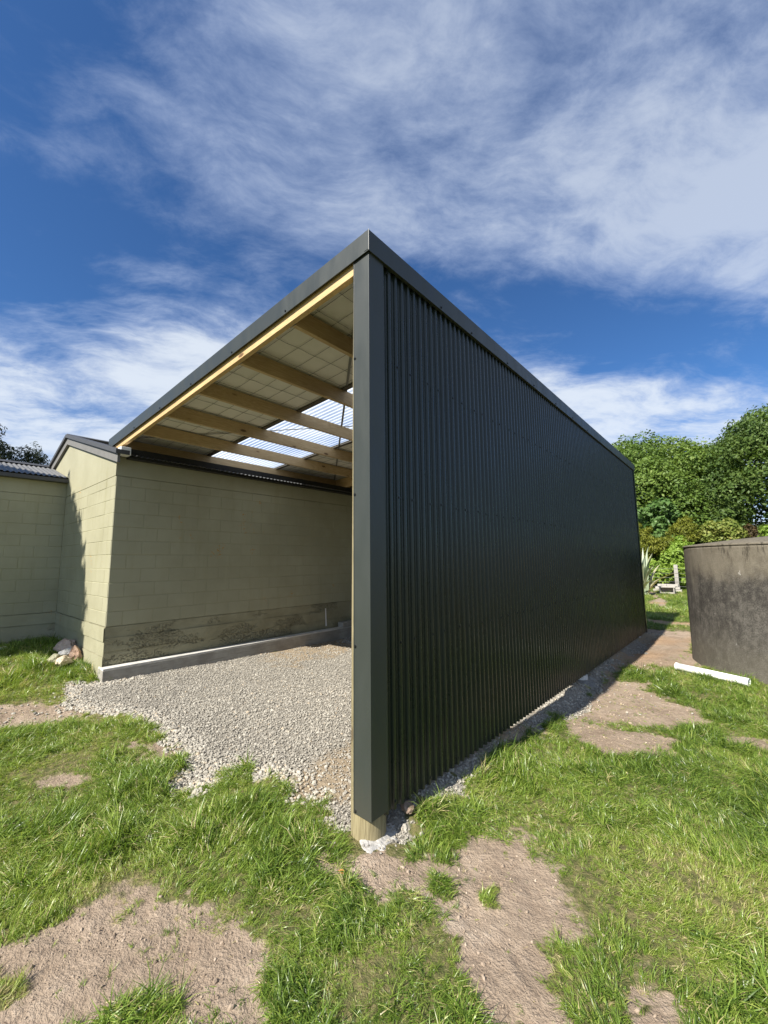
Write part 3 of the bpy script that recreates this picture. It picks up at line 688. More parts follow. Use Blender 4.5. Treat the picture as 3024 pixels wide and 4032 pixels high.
# side building roof
EZ, RZ, EXX, RXX = 3.30, 3.745, IX+.13, -9.33
corrugated('roof_sheet', M_OLDROOF, side, -6.1, BY-.012, lambda u, a, r: (EXX+(RXX-EXX)*r, u, EZ+(RZ-EZ)*r+a), pitch=.0762, amp=.011, k=0, seg=10)
corrugated('roof_sheet', M_OLDROOF, side, -6.1, BY-.012, lambda u, a, r: (RXX+(-10.9-RXX)*r, u, RZ+(EZ-RZ)*r+a), pitch=.0762, amp=.011, k=0, seg=10)
rc = MB(); rc.prism([(RXX+.16, -6.1, RZ-.02), (RXX, -6.1, RZ+.045), (RXX-.16, -6.1, RZ-.02), (RXX, -6.1, RZ+.015)], (0, 6.05, 0)); rc.build('ridge_cap', M_BARGECAP, side)
gt = MB(); gt.box(IX+.02, IX+.15, -6.05, BY-.02, 3.205, 3.212); gt.box(IX+.145, IX+.151, -6.05, BY-.02, 3.212, 3.272); gt.box(IX+.02, IX+.026, -6.05, BY-.02, 3.212, 3.28)
gt.build('gutter', M_BARGECAP, side, bevel=.0015)
MB().box(-10.9, -10.7, -6, -.2, 0, 3.2).build('back_wall', M_BLOCK, side)
MB().box(-10.69, IX-.21, -6, -5.8, 0, 3.2).build('end_wall', M_BLOCK, side)
MB().box(-10.9, -10.7, 0.2, 9.2, 0, 3.2).build('back_wall', M_BLOCK, main)

# ------------------------------------------------------------------ kerb
kerb = thing('concrete_kerb', (-4.93, 0, .1), 'long low concrete kerb with pale top along the block wall', 'kerb')
kb = MB(); kx0, kx1 = BX+.022, BX+.178
kb.box(kx0-.07, kx1, -.075, BY-.02, -.05, .247); kb.box(kx0, kx1, BY-.0198, 9.2, -.05, .247)
kb.build('kerb_body', M_KERB, kerb, bevel=.004)
kt = MB(); kt.box(kx0-.07, kx1-.004, -.072, BY-.02, .2485, .274); kt.box(kx0, kx1-.004, BY-.0198, 9.2, .2485, .274); kt.build('kerb_top', M_KERBTOP, kerb, bevel=.003)
MB().box(kx0+.002, kx1+.01, 4.31, 4.75, .2745, .372).build('concrete_block', M_KERB, None, bevel=.006)
finish(bpy.data.objects['concrete_block'], 'small grey concrete block sitting on the far end of the kerb', 'block')

# ------------------------------------------------------------------ rocks
lump('rock', -6.38, -.16, .20, .14, .15, rock_mat('pink_rock', (.34, .25, .20), (.52, .41, .34)), None, 12, .5, 4, rot=.4, zoff=.06, label='largest pinkish brown rock against the sunlit gable wall', cat='rock', group='rocks by the gable corner')
lump('rock', -6.10, -.20, .12, .09, .09, rock_mat('white_rock', (.36, .355, .34), (.56, .55, .52)), None, 21, .5, 4, rot=1.2, zoff=.07, label='whitish grey rock between the pink and cream rocks', cat='rock', group='rocks by the gable corner')
lump('rock', -5.98, -.12, .12, .08, .15, rock_mat('red_rock', (.30, .18, .12), (.48, .34, .25)), None, 33, .5, 4, rot=.2, zoff=.06, label='small reddish brown rock leaning on the gable wall', cat='rock', group='rocks by the gable corner')
lump('rock', -5.78, -.30, .20, .11, .09, rock_mat('cream_rock', (.40, .335, .24), (.56, .48, .36)), None, 45, .5, 4, rot=-.5, zoff=.06, label='flat cream slab of rock nearest the kerb end', cat='rock', group='rocks by the gable corner')
lump('rock', -6.02, -.36, .15, .10, .08, rock_mat('green_rock', (.20, .20, .13), (.36, .34, .24)), None, 52, .5, 4, rot=-.2, zoff=.03, label='mossy greenish rock in the grass beside the cream slab', cat='rock', group='rocks by the gable corner')
lump('rock', -7.21, -.80, .10, .07, .05, rock_mat('grey_rock', (.40, .38, .34), (.58, .55, .5)), None, 61, .5, 3, zoff=.05, label='lone pale stone in the shaded grass at the left edge', cat='rock')
lump('rock', -.005, .35, .045, .055, .042, rock_mat('brown_rock', (.17, .12, .085), (.29, .21, .155)), None, 72, .5, 4, rot=.7, zoff=.025, label='fist-sized brown rock behind the corner pole', cat='rock')

# ------------------------------------------------------------------ tank and pipe
TX, TY, TR, TH = 2.727, 7.41, 1.755, 1.885
tank = thing('water_tank', (TX, TY, -.02), 'round weathered concrete water tank with shallow conical lid', 'water tank')
n = 128; prof = [(-.1, TR+.02), (.05, TR+.012), (.6, TR+.004), (1.2, TR), (TH-.06, TR-.004), (TH-.03, TR-.004)]
def lathe(name, prof, mat, parent, cx, cy, seed=0, rough=0.0, cap=True):
    V = []; F = []
    for z, r in prof:
        for k in range(n):
            a = 2*math.pi*k/n; rr = r + rough*(math.sin(a*5+seed)+.6*math.sin(a*11+z*3+seed))*.5
            V.append((cx+rr*math.cos(a), cy+rr*math.sin(a), z))
    for i in range(len(prof)-1):
        for k in range(n): F.append((i*n+k, i*n+(k+1) % n, (i+1)*n+(k+1) % n, (i+1)*n+k))
    if cap: F.append(tuple((len(prof)-1)*n+k for k in range(n)))
    return mesh_np(name, V, F, mat, parent, True)
lathe('tank_wall', prof, M_TANK, tank, TX, TY, 1, .008)
lid = lathe('lid', [(TH-.0285, TR-.02), (TH-.028, TR+.002), (TH-.012, TR+.008), (TH, TR+.004), (TH+.012, TR-.02), (TH+.10, TR*.6), (TH+.17, TR*.2), (TH+.19, .05)], M_TANK, tank, TX, TY, 1, .006)
pp = MB(); p0, p1 = Vector((.885, 5.80, .068)), Vector((1.70, 5.525, .040)); t = (p1-p0).normalized(); a_ = t.cross(Vector((0, 0, 1))).normalized(); c_ = t.cross(a_)
V = []; F = []; nn = 28
for pz, r in ((p0, .052), (p1, .052), (p1, .047), (p0, .047)):
    for k in range(nn): V.append(tuple(pz+(a_*math.cos(2*math.pi*k/nn)+c_*math.sin(2*math.pi*k/nn))*r))
for i in range(4):
    for k in range(nn): F.append((i*nn+k, i*nn+(k+1) % nn, ((i+1) % 4)*nn+(k+1) % nn, ((i+1) % 4)*nn+k))
pipe = thing('drain_pipe', (1.4, 5.6, 0), 'white plastic drain pipe lying in the grass before the tank', 'pipe')
po = mesh_np('pipe_tube', V, F, M_PVC, pipe, True)
V = []; F = []
for pz, r in ((p0-t*.004, .056), (p0+t*.02, .056), (p0+t*.02, .0525), (p0-t*.004, .047)):
    for k in range(nn): V.append(tuple(pz+(a_*math.cos(2*math.pi*k/nn)+c_*math.sin(2*math.pi*k/nn))*r))
for i in range(4):
    for k in range(nn): F.append((i*nn+k, i*nn+(k+1) % nn, ((i+1) % 4)*nn+(k+1) % nn, ((i+1) % 4)*nn+k))
mesh_np('pipe_rim', V, F, M_PVC, pipe, True)

# ------------------------------------------------------------------ far garden: fence, box, planks, flax
fence = thing('wire_fence', (-.8, 24.2, 0), 'post and wire fence with weathered square post before the hedge', 'fence')
for x, h in ((-.80, 1.36), (2.6, 1.3), (-4.3, 1.3), (6, 1.3)):
    b = MB(); b.box(x-.085, x+.085, 24.13, 24.30, -.1, h); b.build('post', M_GREYWOOD, fence, bevel=.012)
for z in (.25, .48, .70, .92, 1.15):
    MB().tube([(-6, 24.12, z+.02), (-3, 24.12, z-.01), (-.8, 24.12, z), (1, 24.12, z-.02), (2.6, 24.12, z), (7, 24.12, z)], .006, 5).build('wire', M_STRAP, fence)
box_ = thing('wooden_crate', (-1.05, 22.4, 0), 'low grey wooden box with open dark front beside the fence post', 'crate')
MB().box(-1.38, -.70, 22.25, 22.75, .285, .335).build('top_board', M_GREYWOOD_X, box_, bevel=.004)
for x in (-1.33, -.77): MB().box(x-.025, x+.025, 22.28, 22.72, -.03, .284).build('side_board', M_GREYWOOD, box_, bevel=.004)
MB().box(-1.30, -.80, 22.68, 22.71, -.03, .283).build('back_board', M_GREYWOOD_X, box_)
MB().box(-1.30, -.80, 22.30, 22.66, -.03, .05).build('floor_board', M_GREYWOOD_X, box_)
pk = thing('plank_pile', (-1.3, 23.4, 0), 'stack of three weathered planks behind the low wooden box', 'planks')
for k in range(3): MB().box(-1.75+.1*k, -.55-.07*k, 23.25+.03*k, 23.6, .02+.13*k, .13+.13*k).build('plank', M_GREYWOOD_X, pk, bevel=.004)
M_FLAX = leaf_mat('flax_leaf', [(0, (.14, .19, .10)), (.5, (.26, .31, .19)), (.8, (.38, .36, .22)), (1, (.50, .38, .20))], 'GEOMETRY', .2, .4, .5)
flax = thing('flax_plant', (-1.75, 20.6, 0), 'flax plant with long strap leaves at the far wall end', 'plant')
for k in range(46):
    a = random.uniform(-math.pi, math.pi); lean = random.uniform(.08, 1.0); ln = random.uniform(1.5, 2.6)*(1-.25*max(0, lean-.6)); wd = random.uniform(.05, .085)
    dx, dy = math.cos(a), math.sin(a); bx_, by_ = -1.7+random.uniform(-.2, .2), 20.5+random.uniform(-.2, .2); V = []; th = math.pi/2-lean*.55; x = z = 0.0
    tint = random.random()*.7 if lean < .75 else random.uniform(.6, 1)
    for i in range(8):
        f = i/7; wv = wd*(1-f**3)*(.6+.4*min(1, f*4)); fold = .35*wv
        V += [(bx_+dx*x-dy*wv, by_+dy*x+dx*wv, z+fold), (bx_+dx*x, by_+dy*x, z), (bx_+dx*x+dy*wv, by_+dy*x-dx*wv, z+fold)]
        x += math.cos(th)*ln/7; z += math.sin(th)*ln/7; th -= lean*.16+random.uniform(0, .04)
        z = max(z, .03)
    F = [q for i in range(7) for q in ((i*3, i*3+1, i*3+4, i*3+3), (i*3+1, i*3+2, i*3+5, i*3+4))]
    mesh_np('leaf', V, F, M_FLAX, flax, True, {'tint': [tint]*len(V)})

# ------------------------------------------------------------------ trees and shrubs
def leaves(name, mat, parent, lobes, count, size, rng, droop=.0, shell=.55, aspect=.55, updown=.3):
    """leaf-sized folded faces spread over and through the lobes (cx,cy,cz,rx,ry,rz)"""
    L_ = np.array(lobes, float); wgt = L_[:, 3]*L_[:, 5]; wgt /= wgt.sum()
    k = rng.choice(len(L_), count, p=wgt)
    d_ = rng.normal(size=(count, 3)); d_ /= np.linalg.norm(d_, axis=1)[:, None]
    rad = shell+(1.03-shell)*rng.random(count)**.45
    bump = 1+.16*np.sin(d_[:, 0]*5+k)+.14*np.sin(d_[:, 1]*6+k*2)+.14*np.sin(d_[:, 2]*7+k*3)
    p = L_[k, :3] + d_*L_[k, 3:6]*(rad*bump)[:, None]
    nrm = d_*.8 + rng.normal(size=(count, 3))*.55 + np.array([0, 0, updown]); nrm /= np.linalg.norm(nrm, axis=1)[:, None]
    tv = rng.normal(size=(count, 3)); tv[:, 2] -= droop; tv -= nrm*(tv*nrm).sum(1)[:, None]; tv /= np.linalg.norm(tv, axis=1)[:, None]
    bv = np.cross(nrm, tv); s = size*(.6+.8*rng.random(count))[:, None]
    q = np.stack([p-tv*s, p+bv*s*aspect+nrm*s*.18, p+tv*s, p-bv*s*aspect+nrm*s*.18], 1)
    ok = p[:, 2] > .05
    q = q[ok]; m_ = len(q); tint = np.clip(rng.normal(.5, .12, m_)+(np.sin(k[ok]*12.9)*.12), 0, 1)
    F = np.arange(m_*4).reshape(m_, 4)
    return mesh_np(name, q.reshape(-1, 3), F, mat, parent, False, {'tint': np.repeat(tint, 4)})
def trunk(parent, base, top, r0, limbs, mat):
    b = MB(); base, top = Vector(base), Vector(top)
    pts = [base.lerp(top, f)+Vector((math.sin(f*5+base.x)*.12, math.cos(f*4)*.1, 0)) for f in (0, .15, .35, .55, .75, 1)]
    b.tube(pts, [r0*1.25, r0, r0*.85, r0*.65, r0*.45, r0*.2], 10)
    for k, e in enumerate(limbs):
        s = base.lerp(top, .25+.55*((k*.37) % 1)); e = Vector(e); m = s.lerp(e, .5)+Vector((0, 0, .25))
        b.tube([s, m, e], [r0*.4, r0*.25, r0*.08], 7)
    return b.build('trunk', mat, parent, smooth=True)
M_BARK = mat_simple('bark', (.10, .08, .06), .9, .2, 12, .4, .02)
def tree(name, base, label, cat, lobes, count, size, mat, seed, height, r0=.18, group=None, **kw):
    t_ = thing(name, base, label, cat, group); rng = np.random.default_rng(seed)
    leaves('crown', mat, t_, lobes, count, size, rng, **kw)
    lm = [l[:3] for l in lobes[::max(1, len(lobes)//7)]]
    trunk(t_, base, (base[0]+.3, base[1], height), r0, lm, M_BARK)
    return t_
def dome(cx, cy, zc, R_, H_, n_, rl, seed, zmin=.8):
    """lobes scattered over a dome"""
    rnd = random.Random(seed); out_ = [(cx, cy, zc, R_*.72, R_*.72, H_*.72)]
    while len(out_) < n_:
        u = Vector((rnd.gauss(0, 1), rnd.gauss(0, 1), rnd.gauss(.25, 1))).normalized()
        r = rl*rnd.uniform(.7, 1.35); p = (cx+u.x*(R_-r*.75), cy+u.y*(R_-r*.75), zc+u.z*(H_-r*.75))
        if p[2] > zmin: out_.append((*p, r, r, r*.82))
    return out_
G1 = [(0, (.045, .085, .016)), (.4, (.095, .160, .028)), (.7, (.155, .225, .045)), (1, (.23, .30, .075))]
G2 = [(0, (.030, .058, .015)), (.4, (.065, .115, .025)), (.7, (.11, .165, .036)), (1, (.17, .23, .06))]
M_L1 = leaf_mat('light_broadleaf', G1, trans=.3); M_L2 = leaf_mat('dark_broadleaf', G2, trans=.3)
M_L3 = leaf_mat('grey_green_leaf', [(0, (.018, .026, .012)), (.5, (.045, .058, .028)), (1, (.10, .11, .06))], trans=.2)
M_YEL = leaf_mat('olive_yellow_leaf', [(0, (.08, .105, .012)), (.5, (.165, .185, .024)), (1, (.29, .29, .05))], trans=.3)
M_LIME = leaf_mat('lime_leaf', [(0, (.10, .18, .02)), (.5, (.22, .33, .05)), (1, (.36, .45, .10))], trans=.35)
M_VAR = leaf_mat('variegated_leaf', [(0, (.09, .13, .022)), (.5, (.18, .225, .045)), (.8, (.34, .34, .10)), (1, (.30, .19, .07))], trans=.3)
M_BIG = leaf_mat('big_green_leaf', [(0, (.035, .085, .02)), (.5, (.085, .165, .04)), (1, (.18, .27, .09))], trans=.25, rough=.5, spec=.35)
tree('broadleaf_tree', (-2.4, 33.5, 0), 'broad dome-shaped light green tree behind the shed end', 'tree', dome(-2.8, 33.5, 4.8, 5.5, 5.9, 64, 1.35, 1, .4), 110000, .095, M_L1, 1, 7, .3, 'big trees beyond the fence')
tree('broadleaf_tree', (4.6, 33, 0), 'tall dark green tree rising behind the concrete tank', 'tree', dome(4.6, 33, 5.1, 5.3, 5.9, 60, 1.3, 2, .9) + [(2.7, 33, 9.6, 1.1, 1.1, .9), (3.6, 32.6, 10.0, 1.2, 1.2, .9)], 100000, .09, M_L2, 2, 8, .3, 'big trees beyond the fence')
tree('broadleaf_tree', (12, 36, 0), 'dark green tree furthest right beyond the fence', 'tree', dome(12, 36, 4.6, 5.5, 5.6, 40, 1.6, 3, .6), 30000, .14, M_L2, 3, 7, .3, 'big trees beyond the fence')
def shrub(name, label, mat, x, y, zc, r, h, count, size, seed, nl=14, **kw):
    return tree(name, (x, y, 0), label, 'shrub', [(a+random.uniform(-.25, .25)*r, b_, c+random.uniform(-.2, .25)*h, *e) for a, b_, c, *e in dome(x, y, zc, r*1.05, h*1.1, nl*2, r*.27, seed, .15)], count, size, mat, seed, zc+h*.6, .05, 'shrubs in front of the big trees', **kw)
shrub('broadleaf_shrub', 'glossy big-leaved green shrub high among the yellow branches', M_BIG, -1.6, 27.6, 2.9, 1.5, 1.8, 6500, .15, 21)
shrub('conifer_shrub', 'drooping olive yellow conifer beside the far wall end', M_YEL, -2.5, 26.2, 2.3, .75, 1.1, 6000, .085, 22, droop=1.6, aspect=.22)
shrub('conifer_shrub', 'low olive yellow conifer bough above the flax', M_YEL, -1.5, 26.0, 2.35, .9, .55, 5000, .085, 23, droop=1.4, aspect=.22)
shrub('conifer_shrub', 'upright olive yellow conifer beside the variegated bush', M_YEL, -.45, 26.3, 3.0, .75, .9, 6000, .085, 24, droop=1.3, aspect=.22)
shrub('variegated_shrub', 'cream and yellow leaved bush left of the tank top', M_VAR, 1.0, 27.0, 2.8, 1.0, 1.0, 5000, .085, 25)
shrub('lime_shrub', 'lime green leafy bush right behind the fence post', M_LIME, -.55, 25.6, 1.35, .95, 1.25, 7000, .085, 26)
shrub('lime_shrub', 'low lime green bush left of the fence post', M_LIME, -1.7, 25.6, .8, .7, .8, 3500, .075, 27)
shrub('red_leaf_shrub', 'rusty red leaved shrub in the shade behind the tank', leaf_mat('red_leaf', [(0, (.04, .03, .016)), (.6, (.08, .06, .028)), (1, (.14, .085, .04))]), 2.1, 28.0, 2.7, .7, .7, 2400, .09, 28)
shrub('lime_shrub', 'small bright green bush showing over the tank lid', M_LIME, 3.6, 26.5, 2.5, .9, 1.0, 5000, .085, 29)
# hedge base behind: dense dark bushes
for x, sd, lb in ((-5.5, 31, 'dark bush under the domed tree behind the shed'), (-2.4, 32, 'dark bush under the domed tree left of the fence post'), (.7, 33, 'dark bush under the trees behind the fence post'), (3.8, 34, 'dark bush under the tall tree hidden by the tank'), (7.2, 35, 'dark bush under the tall tree right of the tank')):
    shrub('understorey_bush', lb, M_L2, x, 29.6, 1.7, 1.9, 2.6, 11000, .11, sd, 12)
# dark trees behind the block buildings
tree('gum_tree', (-31, .3, 0), 'tall dark gum tree cut off by the left edge', 'tree', [(-31, -.3, 9.2, 1.4, 1.3, 1.6), (-31, -1.0, 7.2, 1.8, 1.6, 1.8), (-31, .7, 6.8, 1.5, 1.5, 1.4), (-31.5, -.4, 10.2, 1.0, .9, .9), (-30.6, .8, 8.2, .9, .8, .9)], 22000, .10, M_L3, 41, 9, .2, 'gum trees behind the block buildings', shell=.25, droop=.8, aspect=.3)
tree('gum_tree', (-31, 3.0, 0), 'smaller dark gum tree above the corrugated wing roof', 'tree', [(-31, 2.4, 8.1, .9, .9, .9), (-31, 3.1, 7.2, 1.1, 1.0, .9), (-31, 2.2, 6.4, 1.0, 1.0, .9), (-31, 3.6, 6.2, .7, .7, .6), (-31, 2.8, 5.4, 1.2, 1.2, .9)], 8000, .10, M_L3, 42, 7.5, .15, 'gum trees behind the block buildings', shell=.2, droop=.8, aspect=.3)
# tree left of the photographer that shades the foot of the gable
tree('garden_tree', (-9.4, -7.2, 0), 'leafy tree beside the block wing shading the gable foot', 'tree', [(-9.3, -7.0, 6.3, 2.0, 1.6, 1.9), (-8.25, -7, 8.75, .5, .5, .62), (-7.75, -7.0, 8.15, .72, .7, .72), (-7.3, -7, 7.6, .62, .5, .66), (-7.15, -7.0, 7.0, .66, .5, .6), (-7.5, -7, 6.35, .5, .5, .55), (-8.3, -7, 6.2, 1.0, .8, 1.4)], 30000, .115, M_L1, 51, 8, .2, shell=.1)

# ------------------------------------------------------------------ scattered stuff (instances)
def protos(name, meshes):
    c = bpy.data.collections.new(name)
    for k, me in enumerate(meshes):
        o = bpy.data.objects.new('%s_%02d' % (name, k), me); c.objects.link(o)
    return c
def scatter(name, pts, rot, scl, idx, tint, coll, label, cat=None):
    me = bpy.data.meshes.new(name); n_ = len(pts); me.vertices.add(n_); me.vertices.foreach_set('co', np.asarray(pts, np.float32).ravel())
    def fa(nm, typ, a, key='value'):
        at = me.attributes.new(nm, typ, 'POINT'); at.data.foreach_set(key, np.ascontiguousarray(a).ravel())
    fa('rot', 'FLOAT_VECTOR', np.asarray(rot, np.float32), 'vector'); fa('scl', 'FLOAT_VECTOR', np.asarray(scl, np.float32), 'vector')
    fa('idx', 'INT', np.asarray(idx, np.int32)); fa('tint', 'FLOAT', np.asarray(tint, np.float32))
    o = bpy.data.objects.new(name, me); COL.objects.link(o); finish(o, label, cat, None, 'stuff')
    ng = bpy.data.node_groups.new(name, 'GeometryNodeTree')
    ng.interface.new_socket('Geometry', in_out='INPUT', socket_type='NodeSocketGeometry'); ng.interface.new_socket('Geometry', in_out='OUTPUT', socket_type='NodeSocketGeometry')
    N, Lk = ng.nodes, ng.links; gi, go = N.new('NodeGroupInput'), N.new('NodeGroupOutput')
    ci = N.new('GeometryNodeCollectionInfo'); ci.inputs['Collection'].default_value = coll; ci.inputs['Separate Children'].default_value = True; ci.inputs['Reset Children'].default_value = True
    ip = N.new('GeometryNodeInstanceOnPoints'); ip.inputs['Pick Instance'].default_value = True
    def na(nm, typ):
        a = N.new('GeometryNodeInputNamedAttribute'); a.data_type = typ; a.inputs[0].default_value = nm
        return [s for s in a.outputs if s.enabled and s.name == 'Attribute'][0]
    Lk.new(gi.outputs[0], ip.inputs['Points']); Lk.new(ci.outputs[0], ip.inputs['Instance']); Lk.new(na('idx', 'INT'), ip.inputs['Instance Index'])
    er = N.new('FunctionNodeEulerToRotation'); Lk.new(na('rot', 'FLOAT_VECTOR'), er.inputs[0]); Lk.new(er.outputs[0], ip.inputs['Rotation']); Lk.new(na('scl', 'FLOAT_VECTOR'), ip.inputs['Scale'])
    Lk.new(ip.outputs[0], go.inputs[0])
    md = o.modifiers.new('scatter', 'NODES'); md.node_group = ng
    return o
def tuft_mesh(k, nb, spread, hmin, hmax, w0, lean, seed):
    rnd = random.Random(seed); V = []; F = []; bt = []
    for i in range(nb):
        a = rnd.uniform(0, 2*math.pi); r = spread*math.sqrt(rnd.random()); x, y = r*math.cos(a), r*math.sin(a); h = rnd.uniform(hmin, hmax); ww = w0*rnd.uniform(.7, 1.3)
        az = rnd.gauss(0, .9)+(rnd.random() < .25)*rnd.uniform(0, 6.28); th = math.pi/2-rnd.uniform(.1, lean); cu = rnd.uniform(.15, .75); px_ = 0; pz = -.008
        fx, fy = math.cos(az), math.sin(az); ta = az+math.pi/2+rnd.uniform(-.7, .7); sx, sy = math.cos(ta), math.sin(ta); b0 = len(V); ns = 3
        for s in range(ns+1):
            f = s/ns; wv = ww*(1-f**1.7)*.5+.0002
            V += [(x+fx*px_-sx*wv, y+fy*px_-sy*wv, pz), (x+fx*px_+sx*wv, y+fy*px_+sy*wv, pz)]
            px_ += math.cos(th)*h/ns; pz += math.sin(th)*h/ns; th -= cu
        F += [(b0+2*s, b0+2*s+1, b0+2*s+3, b0+2*s+2) for s in range(ns)]; v = rnd.random() if rnd.random() > .05 else 1.8; bt += [v]*(2*(ns+1))
    me = bpy.data.meshes.new('tuft'); me.from_pydata(V, [], F); at = me.attributes.new('bt', 'FLOAT', 'POINT'); at.data.foreach_set('value', np.array(bt, np.float32))
    me.materials.append(M_GRASS); me.polygons.foreach_set('use_smooth', np.ones(len(F), bool)); me.update(); return me
TUFTS = protos('grass_tuft', [tuft_mesh(k, 13, .030, .05, .13, .0052, 1.25, 100+k) for k in range(10)] + [tuft_mesh(k, 16, .028, .10, .20, .0062, .95, 200+k) for k in range(4)] + [tuft_mesh(k, 9, .03, .03, .055, .017, 1.35, 600+k) for k in range(3)])
def jit_points(x0, x1, y0, y1, per):
    n_ = int((x1-x0)*(y1-y0)*per); return RNG.uniform(x0, x1, n_), RNG.uniform(y0, y1, n_)
def in_building(x, y):
    return ((x < BX+.18) & (y > BY-.03)) | (x < IX+.03) | ((x < .03) & (x > -5) & (y > .35) & (y < 9.45)) | (np.hypot(x-TX, y-TY) < TR+.03) | (np.hypot(x+.07, y-.07) < .15) | ((np.abs(x-.06) < .11) & (np.abs(y-.14) < .22)) | (np.hypot(x-.03, y+.05) < .10) | ((np.abs(x+1.05) < .45) & (np.abs(y-22.2) < .6))
def grass():
    Xs, Ys, Ss, Tall = [], [], [], []
    cxy = np.array([1.74, -1.874]); zones = [(-1.8, 2.3, -2.0, 1.6, 3000, .95), (-4.6, -1.8, -2.0, .3, 2400, .95), (-8, -4.6, -3.0, .1, 900, 1.15), (-8, 3, -4.5, -2.0, 420, 1.1), (-.2, 2.8, 1.6, 4.2, 2300, 1.0), (-.2, 3.2, 4.2, 7.0, 1300, 1.1), (-1, 2.2, 7.0, 13.0, 420, 1.3), (-3, 3, 13, 25.5, 240, 1.8)]
    for x0, x1, y0, y1, per, sc in zones:
        x, y = jit_points(x0, x1, y0, y1, per)
        g, b, wn = masks(x, y)
        clump = vnoise(x, y, 3.2, 81, 3)
        keep = (1-sstep(g, .25, .75))*(1-sstep(b, .08, .85)*.98)*(1-.12*wn)*(.7+.6*sstep(clump, .3, .62))
        ok = (RNG.random(len(x)) < keep) & ~in_building(x, y)
        x, y = x[ok], y[ok]; Xs.append(x); Ys.append(y); Ss.append(np.full(len(x), sc)); Tall.append(np.zeros(len(x)))
    x, y, s = np.concatenate(Xs), np.concatenate(Ys), np.concatenate(Ss); n_ = len(x)
    clump = vnoise(x, y, 3.2, 81, 3); patch = vnoise(x, y, .9, 83, 3); g, b, wn = masks(x, y)
    edge = np.clip(b, 0, 1)
    # dry blades lying on the bare soil
    xd, yd = jit_points(-1.2, 2, -1.7, 6, 420); gd, bd, wd_ = masks(xd, yd); okd = (bd > .3) & (gd < .4) & (RNG.random(len(xd)) < .16+.3*(yd > 1.8)) & ~in_building(xd, yd); nd_ = int(okd.sum())
    flow = vnoise(x, y, 1.3, 91, 2)*math.pi*5; az = flow + RNG.normal(0, .7, n_)
    tilt = np.abs(RNG.normal(.38, .32, n_))
    tall = (RNG.random(n_) < .06+.35*sstep(clump, .62, .8)+.6*((x < -5.2))) & (edge < .3)
    idx = np.where(tall, RNG.integers(10, 14, n_), RNG.integers(0, 10, n_))
    weed = (RNG.random(n_) < .045*sstep(vnoise(x, y, 2.2, 87, 2), .45, .65)); idx = np.where(weed, RNG.integers(14, 17, n_), idx)
    sz = s*(.50+.50*sstep(clump, .25, .75))*RNG.uniform(.75, 1.25, n_)*(1-.45*wn)*(1-.55*edge)
    tint = .36+.30*(patch-.5)*2 + .22*wn + RNG.normal(0, .10, n_) - .10*sstep(clump, .5, .75) + (RNG.random(n_) < .075)*.5
    tint = np.clip(tint, 0, 1)
    STR = ((xd[okd], yd[okd], nd_))
    rot = np.stack([np.zeros(n_), tilt, az], 1)
    scl = np.stack([sz, sz, sz*RNG.uniform(.8, 1.1, n_)], 1)
    scatter('grass', np.stack([x, y, gz(x, y)], 1), rot, scl, idx, tint, TUFTS, 'matted green grass around the shed, yard and tank', 'grass')
    scatter('dry_grass', np.stack([xd[okd], yd[okd], gz(xd[okd], yd[okd])+.002], 1), np.stack([RNG.normal(0, .1, nd_), RNG.uniform(1.0, 1.4, nd_), RNG.uniform(0, 6.28, nd_)], 1), np.repeat((RNG.uniform(.25, .5, nd_)*(1+.7*(yd[okd] > 1.8)))[:, None], 3, 1), RNG.integers(0, 3, nd_), np.clip(RNG.normal(.9, .25, nd_), 0, 1), DRYT, 'dry grass bits lying on the bare soil', 'dry grass')
    return n_
DRYT = protos('dry_tuft', [tuft_mesh(k, 3, .03, .06, .12, .0045, 1.3, 500+k) for k in range(3)])
NG = grass()
def pebble_mesh(seed, mat, sub=1):
    import bmesh
    bm = bmesh.new(); bmesh.ops.create_icosphere(bm, subdivisions=sub, radius=1); rnd = random.Random(seed)
    sx, sy, sz = rnd.uniform(.8, 1.2), rnd.uniform(.6, .95), rnd.uniform(.45, .75)
    for v in bm.verts:
        k = rnd.uniform(.78, 1.12); v.co = Vector((v.co.x*sx*k, v.co.y*sy*k, v.co.z*sz*k))
    me = bpy.data.meshes.new('pebble'); bm.to_mesh(me); bm.free(); me.materials.append(mat); return me
PEB = protos('pebble', [pebble_mesh(300+k, M_GRAVEL) for k in range(10)]); CLD = protos('clod', [pebble_mesh(400+k, M_CLOD) for k in range(6)])
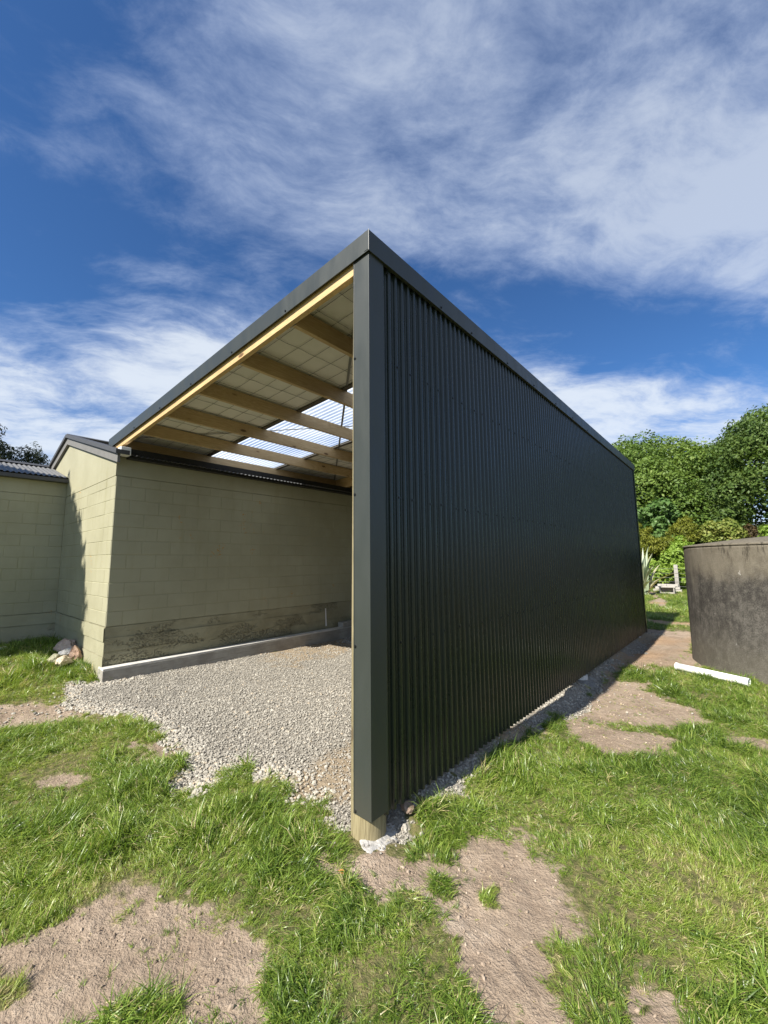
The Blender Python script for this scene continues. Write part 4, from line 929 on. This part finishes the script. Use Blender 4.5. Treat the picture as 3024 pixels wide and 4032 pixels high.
def gravel():
    Xs, Ys = [], []
    for x0, x1, y0, y1, per in ((-5.2, .3, -.9, 1.3, 4300), (-4.85, .4, 1.3, 3.2, 3000), (-4.85, .4, 3.2, 6, 1300), (-4.85, .35, 6, 9.8, 350)):
        x, y = jit_points(x0, x1, y0, y1, per); g, b, wn = masks(x, y)
        dust = dusty(x, y)*(1-sstep(np.abs(y), .0, .6)*.0)
        ok = (RNG.random(len(x)) < sstep(g, .15, .7)*(1-.88*dust)) & ~((x < BX+.178) & (y > -.08)) & (np.hypot(x+.112, y-.102) > .12)
        Xs.append(x[ok]); Ys.append(y[ok])
    # stray stones on the dirt lane and strip
    x, y = jit_points(-4.8, 1.2, -1.2, 6, 110); g, b, wn = masks(x, y); ok = ((b > .4) | ((g < .3) & (inside(x, y, G_GRAVEL) > -.16) & (x < -.4))) & ~((x > -1.2) & (y < -.3)) & ((x < -.4) & ((x < -3.4) | (g > .02)) | ((y > 3) & (RNG.random(len(x)) < .3))); Xs.append(x[ok]); Ys.append(y[ok])
    x, y = np.concatenate(Xs), np.concatenate(Ys); n_ = len(x); g, b, wn = masks(x, y)
    rim = 1-sstep(inside(x, y, G_GRAVEL), .02, .35); rim = rim*(x < -.6)*(y < .4)
    sz = np.exp(RNG.normal(math.log(.0074), .38, n_))*(1+.75*rim)*(1+.5*(y > 3.2)+.6*(y > 6)); sz = np.clip(sz, .005, .026)
    tint = np.clip(RNG.normal(.52, .17, n_)+.28*rim*RNG.random(n_)+(vnoise(x, y, 1.2, 97, 2)-.5)*.2, 0, 1)
    rot = np.stack([RNG.normal(0, .35, n_), RNG.normal(0, .35, n_), RNG.uniform(0, 6.28, n_)], 1)
    z = gz(x, y)+.004+RNG.random(n_)*.006
    scatter('gravel', np.stack([x, y, z], 1), rot, np.repeat(sz[:, None], 3, 1), RNG.integers(0, 10, n_), tint, PEB, 'grey and tan gravel spread under the shed roof', 'gravel')
    x, y = jit_points(-1.2, 1.4, -1.7, .8, 2200); g, b, wn = masks(x, y); c_ = sstep(vnoise(x, y, 4, 99, 3), .4, .7)
    ok = RNG.random(len(x)) < b*(.15+.85*c_); x, y = x[ok], y[ok]; n2 = len(x)
    x3, y3 = jit_points(-.2, 1.3, 2, 6.5, 300); g, b, wn = masks(x3, y3); ok = RNG.random(len(x3)) < b*.8; x, y = np.concatenate([x, x3[ok]]), np.concatenate([y, y3[ok]]); n2 = len(x)
    sz = np.clip(np.exp(RNG.normal(math.log(.0031), .6, n2)), .0015, .015)*(1+.8*(y > 2))
    scatter('soil_clods', np.stack([x, y, gz(x, y)+sz*.2], 1), np.stack([RNG.normal(0, .5, n2), RNG.normal(0, .5, n2), RNG.uniform(0, 6.28, n2)], 1), np.repeat(sz[:, None], 3, 1), RNG.integers(0, 6, n2), np.clip(RNG.normal(.5, .25, n2), 0, 1), CLD, 'crumbs of dry soil and small stones on bare patches', 'soil')
    return n_, n2
print('grass', NG, 'gravel', gravel())
# dead leaf on the bare soil by the corner pole
def deadleaf():
    x, y = -.01, -.224; z = gz1(x, y)+.012
    V = [(x-.03, y, z), (x-.01, y-.014, z+.008), (x+.012, y-.013, z+.010), (x+.032, y+.002, z+.002), (x+.010, y+.013, z+.012), (x-.012, y+.012, z+.010), (x, y, z+.001)]
    F = [(0, 1, 6), (1, 2, 6), (2, 3, 6), (3, 4, 6), (4, 5, 6), (5, 0, 6)]
    o = mesh_np('dead_leaf', V, F, mat_simple('dead_leaf', (.42, .17, .05), .6, .3, 40, .3), None, True)
    finish(o, 'orange brown dead leaf on the soil before the corner pole', 'leaf')
deadleaf()
